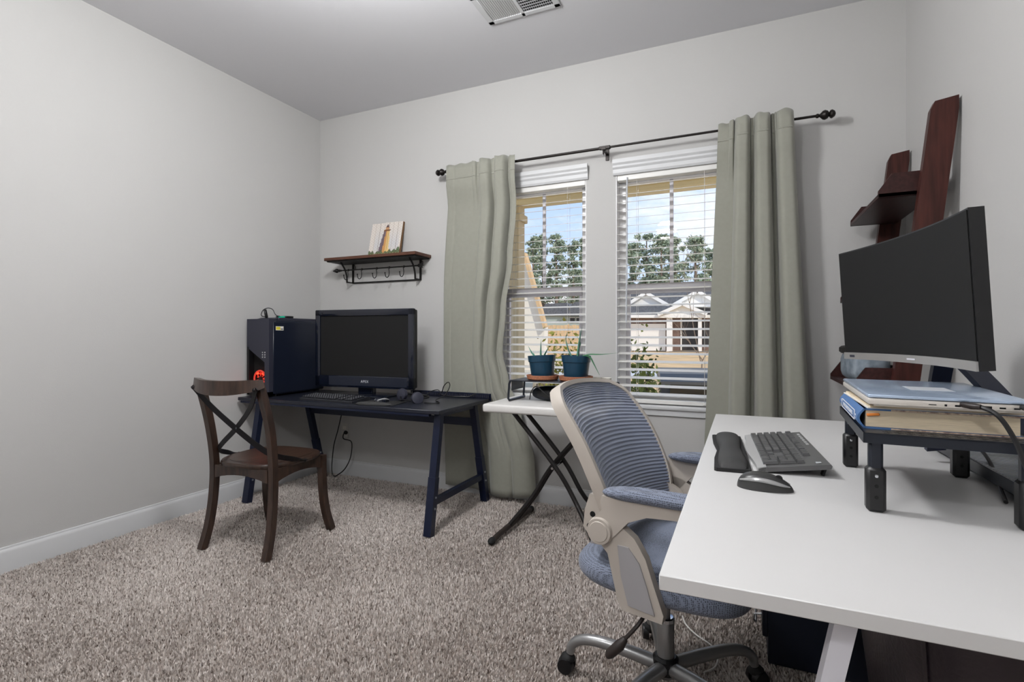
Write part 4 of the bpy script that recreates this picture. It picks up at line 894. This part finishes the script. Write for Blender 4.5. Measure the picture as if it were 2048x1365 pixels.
G().bar([(-.15, 0, .52), (-.17, 0, .42), (-.08, 0, .36)], .06, .016, (0, 1, 0)).build('back_stem', 'black', t)

# ------------------------------------------------------------------ under the white desk
t = thing('filing_cabinet', 'black cabinet with a chrome handle under the white desk', 'cabinet', (.31, 2.18, 0))
G().bb((-.235, -.25, .004), (.24, .25, .52), .003).build('cabinet_body', 'cabinet', t)
for z0_, z1_ in ((.088, .29), (.30, .505)):
    d_ = G().bb((-.252, -.245, z0_), (-.234, .245, z1_), .003).build('drawer', 'cabinet', t)
    G().tube([(-.252, -.06 - .12, z0_ + .045), (-.275, -.06 - .12, z0_ + .04), (-.278, -.06 - .12, z0_ + .02), (-.27, -.18, z0_ + .012), (-.27, .0, z0_ + .012), (-.278, .0, z0_ + .02), (-.275, .0, z0_ + .04), (-.252, .0, z0_ + .045)], .0035, 8).build('handle', 'chrome', d_)
t = thing('leather_bag', 'large dark brown leather bag under the near end of the white desk', 'bag', (.47, 1.15, 0), R(4))
def bagf(u, v):
    a = 2 * PI * u; c, s = math.cos(a), math.sin(a); k = .78 + .26 * v - .06 * (1 - v) * math.sin(3 * a)
    return Vector((.262 * math.copysign(abs(c) ** .6, c) * k, .25 * math.copysign(abs(s) ** .6, s) * k, .012 + .675 * v + .008 * math.sin(4 * a) * v))
bb_ = G().grid(bagf, 48, 14)
bb_.f.append([i for i in range(48)][::-1]); top_ = [14 * 49 + i for i in range(48)]; bb_.f.append(top_)
bb_.build('bag_body', 'leather', t, 60)
for a in (R(215), R(325), R(40), R(140)):
    u = a / (2 * PI); G().tube([bagf(u, v) * 1.0 + Vector((math.cos(a), math.sin(a), 0)) * .002 for v in np.linspace(.02, 1, 14)], .004, 6).build('seam', 'leather', t)
G().tube(spline([(-.1, -.2, .67), (-.08, -.1, .70), (-.05, 0, .708), (-.08, .1, .70), (-.1, .2, .67)], 6), .01, 8).build('bag_handle', 'leather', t)
cable('charging_cable', [atz(1365, 1233, .006), atz(1372, 1250, .006), atz(1392, 1270, .006), atz(1423, 1292, .006), atz(1436, 1312, .006), atz(1430, 1335, .006), atz(1408, 1346, .006)], .0028, 'cord_white', 'thin white cord lying on the carpet by the office chair')

# ------------------------------------------------------------------ ceiling vent
t = thing('ceiling_vent', 'white louvred air vent in the ceiling', 'vent', (-1.088, 2.475, ZC))
vw, vd = .21, .13
g = G().bb((-vw, -vd, -.008), (vw, -vd + .03, 0), .003).bb((-vw, vd - .03, -.008), (vw, vd, 0), .003).bb((-vw, -vd, -.008), (-vw + .035, vd, 0), .003).bb((vw - .035, -vd, -.008), (vw, vd, 0), .003).bb((-.01, -vd, -.008), (.01, vd, 0), .002)
g.build('vent_frame', 'trim', t)
G().bb((-vw + .01, -vd + .01, -.0015), (-.005, vd - .01, -.0004)).build('vent_backing', 'plate', t); G().bb((.005, -vd + .01, -.0015), (vw - .01, vd - .01, -.0004)).build('vent_backing', 'dark', t)  # flat backing sheets; the dark half paints the shade inside the duct
for i in range(14): G().box((-vw + .042 + i * .0115, 0, -.006), (.0065, 2 * vd - .062, .0012), (0, R(-38), 0)).build('louvre', 'trim', t)
for i in range(14): G().box((.018 + i * .0115, 0, -.006), (.005, 2 * vd - .062, .0012), (0, R(52), 0)).build('louvre', 'trim', t)
for y in np.arange(-.08, .1, .022): G().bb((.012, y, -.0045), (vw - .036, y + .008, -.0035)).build('damper_blade', 'sash', t)

# ------------------------------------------------------------------ ceiling lamp (above the frame) and an added fill lamp behind the viewer
for k in range(2):
    t = thing('ceiling_lamp', ('round frosted glass lamp on the ceiling over the room centre', 'round frosted glass fill lamp added on the ceiling behind the viewer')[k], 'lamp', LAMP_POS[k])
    G().lathe([(.02, 0), (.17, 0), (.17, -.025), (.02, -.025)], n=32).build('lamp_base', 'white_metal', t)
    G().lathe([(.16, -.026), (.155, -.05), (.13, -.075), (.08, -.092), (.003, -.098)], n=32).build('lamp_glass', 'glass_lamp', t)
    la_ = bpy.data.lights.new('lamp_light', 'POINT'); la_.shadow_soft_size = .13; la_.energy = LAMP_POWER[k]; la_.color = (.985, .99, 1)
    lo_ = bpy.data.objects.new('lamp_light', la_); COL.objects.link(lo_); lo_.parent = t; lo_.location = (0, 0, -.32)

# ------------------------------------------------------------------ outside
GZ = -.42
GN = -1.0
gp = [(YB + WT + .02, GN + .1), (8, GN), (26, GN), (33, GN), (46, GZ + .04), (140, GZ + .1), (140, -2.5), (YB + WT + .02, -2.5)]
struct(G().ext([(-110, a, b) for a, b in gp], (190, 0, 0)).build('ground', 'lawn'), 'straw coloured lawn outside the windows')
struct(G().bb((-90, 26.5, GN - .05), (60, 32, GN + .03)).build('street', 'concrete'), 'pale street in front of the houses')
struct(G().bb((-3.6, YB + WT + .01, GN), (2.5, 5.4, GZ + .1)).build('porch_floor', 'concrete'), 'concrete porch floor')
struct(G().bb((-3.6, YB + WT + .01, 2.80), (2.5, 5.5, 2.95)).build('porch_ceiling', 'cream'), 'cream porch ceiling')
p = at(1257, 384, 5.05)
t = thing('porch_beam', 'cream porch beam crossing the top of both windows', 'beam', (-.6, 5.1, p.z)); G().bb((-2.4, -.09, 0), (2.9, .09, 2.80 - p.z), .004).build('beam_board', 'cream', t); G().bb((-2.4, -.10, -.015), (2.9, .10, .03), .003).build('beam_trim', 'cream', t)
PB = p.z
p = at(1026, 600, 5.1); t = thing('porch_post', 'cream square porch post outside the corner-side window', 'post', (p.x, 5.1, GZ + .1))
G().bb((-.10, -.09, 0), (.10, .09, PB - GZ - .1), .006).build('post_shaft', 'post_shaded', t); G().bb((-.125, -.115, PB - GZ - .28), (.125, .115, PB - GZ - .2), .006).build('post_cap', 'post_shaded', t); G().bb((-.13, -.12, 0), (.13, .12, .14), .006).build('post_base', 'post_shaded', t)

def wallpoly(g, poly, Y, th): return g.ext([at(a, b, Y) for a, b in poly], (0, th, 0))
HY = 49.0
t = thing('house', 'white gabled house with garage and brick entry across the street', 'house', at(1335, 703, HY)); base_ = t.location.copy()
def hp(name, poly, Y, th, m, par=None):
    g = G().ext([at(a, b, Y) - base_ for a, b in poly], (0, th, 0)); return g.build(name, m, par or t)
rect = lambda a, b, c, d: [(a, b), (c, b), (c, d), (a, d)]
hp('wall', rect(1225, 634, 1470, 706), HY + .6, 8, 'house_white')
hp('main_roof', [(1215, 632), (1262, 582), (1430, 575), (1490, 632)], HY + 3.4, 4, 'roof')
hp('lower_roof', [(1220, 633), (1232, 612), (1350, 612), (1345, 633)], HY + .2, .8, 'roof')
hp('gable', [(1252, 614), (1292, 588), (1341, 614)], HY + 1.0, 2.5, 'house_white')
hp('gable', [(1342, 614), (1395, 584), (1450, 614)], HY + 1.0, 2.5, 'house_white')
fg = hp('gable', [(1316, 630), (1365, 609), (1414, 630)], HY - .6, 1.4, 'house_white')
def rake(a, b, Y, w=.30, m='house_white'):
    G().bar([at(*a, Y) - base_, at(*b, Y) - base_], .35, w, (0, 1, 0)).build('rake_board', m, t)
for a, b, Y in (((1250, 613), (1292, 586), HY + .8), ((1292, 586), (1342, 614), HY + .8), ((1341, 614), (1395, 583), HY + .8), ((1395, 583), (1450, 614), HY + .8), ((1316, 630), (1365, 608), HY - .8), ((1365, 608), (1414, 629), HY - .8)): rake(a, b, Y)
hp('fascia', rect(1225, 630, 1470, 636), HY - .7, 1.0, 'house_white')
hp('brick_panel', rect(1240, 637, 1333, 702), HY + .3, .3, 'brick')
gd = hp('garage_door', rect(1247, 648, 1331, 702), HY + .15, .16, 'house_white')
for k in range(1, 4): hp('door_groove', rect(1247, 648 + k * 13.5, 1331, 648.5 + k * 13.5), HY + .13, .03, 'sash', gd)
hp('brick_panel', rect(1345, 637, 1363, 701), HY + .3, .3, 'brick'); hp('brick_panel', rect(1396, 637, 1440, 701), HY + .3, .3, 'brick')
hp('entry', rect(1363, 638, 1396, 701), HY + .35, .1, 'entry'); hp('entry_window', rect(1405, 645, 1418, 690), HY + .25, .1, 'entry')
for a, b in ((1333, 1344), (1396, 1403)): hp('porch_column', rect(a, 636, b, 703), HY - .5, .5, 'house_white')
hp('trim_post', rect(1361, 637, 1363.5, 701), HY + .25, .1, 'house_white')
FYh = 62.0
t = thing('house', 'low sage green house seen past the porch post', 'house', at(1130, 695, FYh)); base_ = t.location.copy()
hp('wall', rect(1080, 630, 1185, 697), FYh, 6, 'sage'); hp('roof', [(1070, 632), (1092, 608), (1130, 606), (1160, 624), (1165, 632)], FYh - .4, 6, 'roof'); hp('roof', [(1118, 632), (1150, 604), (1190, 606), (1200, 632)], FYh - .8, 6, 'roof')
for a in (1140, 1153): hp('window', rect(a, 636, a + 9, 646), FYh - .1, .1, 'entry'); hp('window_trim', rect(a - 1, 635, a + 10, 636.2), FYh - .15, .1, 'house_white')
NYh = 14.0
t = thing('house', 'neighbouring cream house wall with sloping roof edge', 'house', at(1050, 740, NYh)); base_ = t.location.copy()
hp('gable_wall', [(985, 480), (1052, 520), (1089, 655), (1087, 742), (985, 742)], NYh, .3, 'siding'); G().bb((-2.2, .02, -3), (.9, .28, .3)).build('foundation', 'siding', t)
G().bar([at(1050, 508, NYh - .1) - base_, at(1091, 655, NYh - .1) - base_], .2, .09, (0, 1, 0)).build('rake_board', 'fence', t)
t = thing('fence', 'tan wooden fence on the far lawn past the porch', 'fence', at(1125, 682, 38)); base_ = t.location.copy()
xs = np.arange(at(1082, 680, 38).x, at(1182, 680, 38).x, .32); zt_ = at(1120, 651, 38).z; zb_ = GN
for x in xs: G().bb((x - base_.x, -.02, zb_ - base_.z), (x + .29 - base_.x, .02, zt_ - base_.z + random.uniform(-.03, .03))).build('board', 'fence', t)
for x in xs[::7]: G().bb((x - .05 - base_.x, .02, zb_ - base_.z), (x + .05 - base_.x, .12, zt_ + .08 - base_.z)).build('post', 'fence', t)

def leafmesh(name, clumps, n, size, c1, c2):
    V = []; Cc = []; c1, c2 = np.array(lin(c1)), np.array(lin(c2)); tot = sum(a * b * c for _, (a, b, c) in clumps)
    for ctr, rad in clumps:
        k = max(8, int(n * rad[0] * rad[1] * rad[2] / tot)); d = RNG.normal(size=(k, 3)); d /= np.linalg.norm(d, axis=1)[:, None]
        p = np.array(ctr) + RNG.normal(size=(k, 3)) * np.array(rad) * .52
        a = RNG.normal(size=(k, 3)); a /= np.linalg.norm(a, axis=1)[:, None]; b = np.cross(a, RNG.normal(size=(k, 3))); b /= np.linalg.norm(b, axis=1)[:, None]
        s = size * RNG.uniform(.6, 1.3, k)[:, None]
        V.append(np.stack([p - a * s, p + b * s * .45, p + a * s, p - b * s * .45], 1)); t_ = RNG.uniform(0, 1, k)[:, None]
        Cc.append(np.repeat((c1 * (1 - t_) + c2 * t_)[:, None, :], 4, 1))
    V = np.concatenate(V); Cc = np.concatenate(Cc); k = len(V); me = bpy.data.meshes.new(name)
    me.from_pydata(V.reshape(-1, 3).tolist(), [], np.arange(k * 4).reshape(k, 4).tolist())
    ca = me.color_attributes.new('paint', 'FLOAT_COLOR', 'POINT'); ca.data.foreach_set('color', np.concatenate([Cc.reshape(-1, 3), np.ones((k * 4, 1))], 1).astype(np.float32).ravel())
    me.materials.append(M['foliage']); return me
def pine(label, px, py_top, Y, wpx, c1=(112, 132, 108), c2=(188, 196, 172), n=3200, bare=.4):  # pale leaf colours carry the haze of distance
    p = at(px, py_top, Y); hgt = p.z - GZ; w = wpx / 2 * Y / 1000
    t = thing('pine_tree', label, 'tree', (p.x, Y, GZ), 0, 'trees beyond the houses')
    G().tube([(0, 0, 0), (.1, 0, hgt * .5), (0, 0, hgt * .96)], [.32, .22, .06], 7).build('trunk', 'bark', t)
    cl_ = []; nb_ = 46
    for k in range(nb_):
        f = bare + (1 - bare) * k / (nb_ - 1); e_ = (f - bare) / (1 - bare); sp_w = w * (.55 + .75 * math.sin(PI * (.25 + .7 * e_))) * .8
        a = random.uniform(0, 2 * PI); q = sp_w * random.uniform(.1, 1.15); r_ = w * random.uniform(.2, .42)
        cl_.append(((q * math.cos(a), q * math.sin(a) * .5, hgt * min(.97, f + random.uniform(-.02, .02))), (r_, r_ * .6, hgt * random.uniform(.014, .03))))
        if q > w * .35 and k % 4 == 0: G().tube([(0, 0, hgt * (f - .03)), (q * math.cos(a), q * math.sin(a) * .5, hgt * f)], [.07, .03], 4).build('branch', 'bark', t)
    obj('crown', leafmesh('crown', cl_, n, .24, c1, c2), t)
for lb_, px, py, Y, wpx in (('pine just past the porch post', 1066, 472, 70, 28), ('tall round-topped pine left of the corner window bar', 1085, 468, 74, 34), ('tall pine right of the corner window bar', 1112, 468, 72, 44), ('shorter pine near the window wall', 1146, 482, 75, 38), ('slim pine at the wall side of the corner window', 1166, 476, 78, 20),
        ('broad pine at the edge of the wand window', 1264, 484, 76, 34), ('tall broad pine behind the white house', 1293, 466, 72, 52), ('pine crowned beside the wand window bar', 1322, 468, 70, 48), ('pine behind the wand window bar', 1350, 474, 74, 36), ('dense pine near the ladder-shelf curtain', 1390, 472, 68, 52), ('low pine touching the ladder-shelf curtain', 1424, 498, 72, 34)):
    pine(lb_, px, py, Y, wpx)
for k, (px, w_) in enumerate(((1075, 60), (1125, 70), (1170, 60), (1270, 70), (1320, 70), (1375, 70), (1430, 60))):
    lab = ['bushy grey thicket past the porch post', 'bushy grey thicket behind the sage house', 'bushy grey thicket behind the window wall', 'bushy grey thicket left of the white house', 'bushy grey thicket above the white house roof', 'bushy grey thicket above the brick entry', 'bushy grey thicket at the ladder-shelf curtain'][k]
    p = at(px, 552, 80); t = thing('thicket', lab, 'tree', (p.x, 80 + (k % 2) * 5, GZ), 0, 'thickets under the pines'); hgt = p.z - GZ; w = w_ / 2 * .085
    G().tube([(0, 0, 0), (.1, 0, hgt * .8)], [.2, .05], 6).build('trunk', 'bark', t)
    obj('crown', leafmesh('crown', [((random.uniform(-w, w) * .7, 0, hgt * random.uniform(.3, .85)), (w * .6, .8, hgt * .2)) for _ in range(7)], 1300, .3, (112, 116, 100), (170, 166, 148)), t)
def shrub(label, px0, px1, ytop, Y, n, c1, c2, zb=GN + .03):
    a, b = at(px0, ytop, Y), at(px1, ytop, Y); cx_, w, hgt = (a.x + b.x) / 2, (b.x - a.x) / 2, a.z - zb
    t = thing('shrub', label, 'shrub', (cx_, Y, zb)); cl_ = []
    for k in range(9): cl_.append(((random.uniform(-.65, .65) * w, random.uniform(-.25, .25), hgt * random.uniform(.25, .8)), (w * .5, .28, hgt * .25)))
    cl_.append(((-.4 * w, 0, hgt * .9), (w * .28, .18, hgt * .14)))
    obj('foliage', leafmesh('foliage', cl_, n, .045, c1, c2), t)
    for k in range(4): G().tube([(random.uniform(-.1, .1), 0, 0), (random.uniform(-.6, .6) * w, 0, hgt * .85)], [.012, .004], 5).build('stem', 'bark', t)
shrub('glossy green shrub outside the wand window', 1250, 1336, 690, 6.2, 1500, (58, 72, 34), (150, 160, 84))
shrub('yellow green shrub behind the plant pots', 1076, 1172, 676, 6.6, 1300, (112, 108, 40), (206, 196, 92))
t = thing('bare_tree', 'leafless young tree in front of the white house', 'tree', at(1402, 730, 14)); t.location.z = GN
def br_(p, d, l, r_, dep):
    q = p + d * l; g_.tube([p, (p + q) / 2 + Vector((random.uniform(-.05, .05), 0, 0)) * l, q], [r_, r_ * .8, r_ * .55], 5)
    if dep:
        for k in range(3): dd = (d + Vector((random.uniform(-.8, .8), random.uniform(-.4, .4), random.uniform(-.2, .5)))).normalized(); br_(p.lerp(q, random.uniform(.5, 1)), dd, l * random.uniform(.5, .75), r_ * .5, dep - 1)
g_ = G(); br_(Vector((0, 0, 0)), Vector((.02, 0, 1)), 1.5, .03, 4); br_(Vector((0, 0, 1.4)), Vector((-.18, 0, 1)).normalized(), 1.6, .014, 3); g_.build('branches', 'branch', t)
def car(label, loc, rz, paint_, sc):
    t = thing('car', label, 'car', loc, rz); t.scale = (sc, sc, sc)
    prof = [(-2.2, .35), (-2.2, .85), (-2.0, 1.0), (-1.75, 1.55), (-1.5, 1.66), (.2, 1.66), (.95, 1.08), (2.0, .95), (2.2, .75), (2.2, .35)]
    G().ext([(x, -.85, z) for x, z in prof], (0, 1.7, 0)).build('car_body', paint_, t, 15)
    for s in (-1, 1): G().ext([(x, s * .852, z) for x, z in [(-1.65, 1.08), (-1.5, 1.52), (.15, 1.54), (.75, 1.08)]], (0, s * .01, 0)).build('side_window', 'car_glass', t)
    G().ext([(.27, -.74, 1.61), (.27, .74, 1.61), (.92, .78, 1.11), (.92, -.78, 1.11)], (.02, 0, .02)).build('windscreen', 'car_glass', t); G().ext([(-1.8, -.7, 1.5), (-1.8, .7, 1.5), (-2.0, .74, 1.05), (-2.0, -.74, 1.05)], (-.02, 0, .01)).build('rear_window', 'car_glass', t)
    for x in (-1.4, 1.4):
        for s in (-1, 1): G().cyl((x, s * .72, .34), (x, s * .90, .34), .34, n=20).build('wheel', 'rubber', t)
p = at(1408, 790, 9.6); car('dark car parked outside the wand window', (p.x, 9.6, GN), R(100), 'car_dark', .92)
p = at(1030, 770, 9.0); car('tan car parked near the porch post', (p.x, 9.2, GN), R(95), 'car_tan', .86)
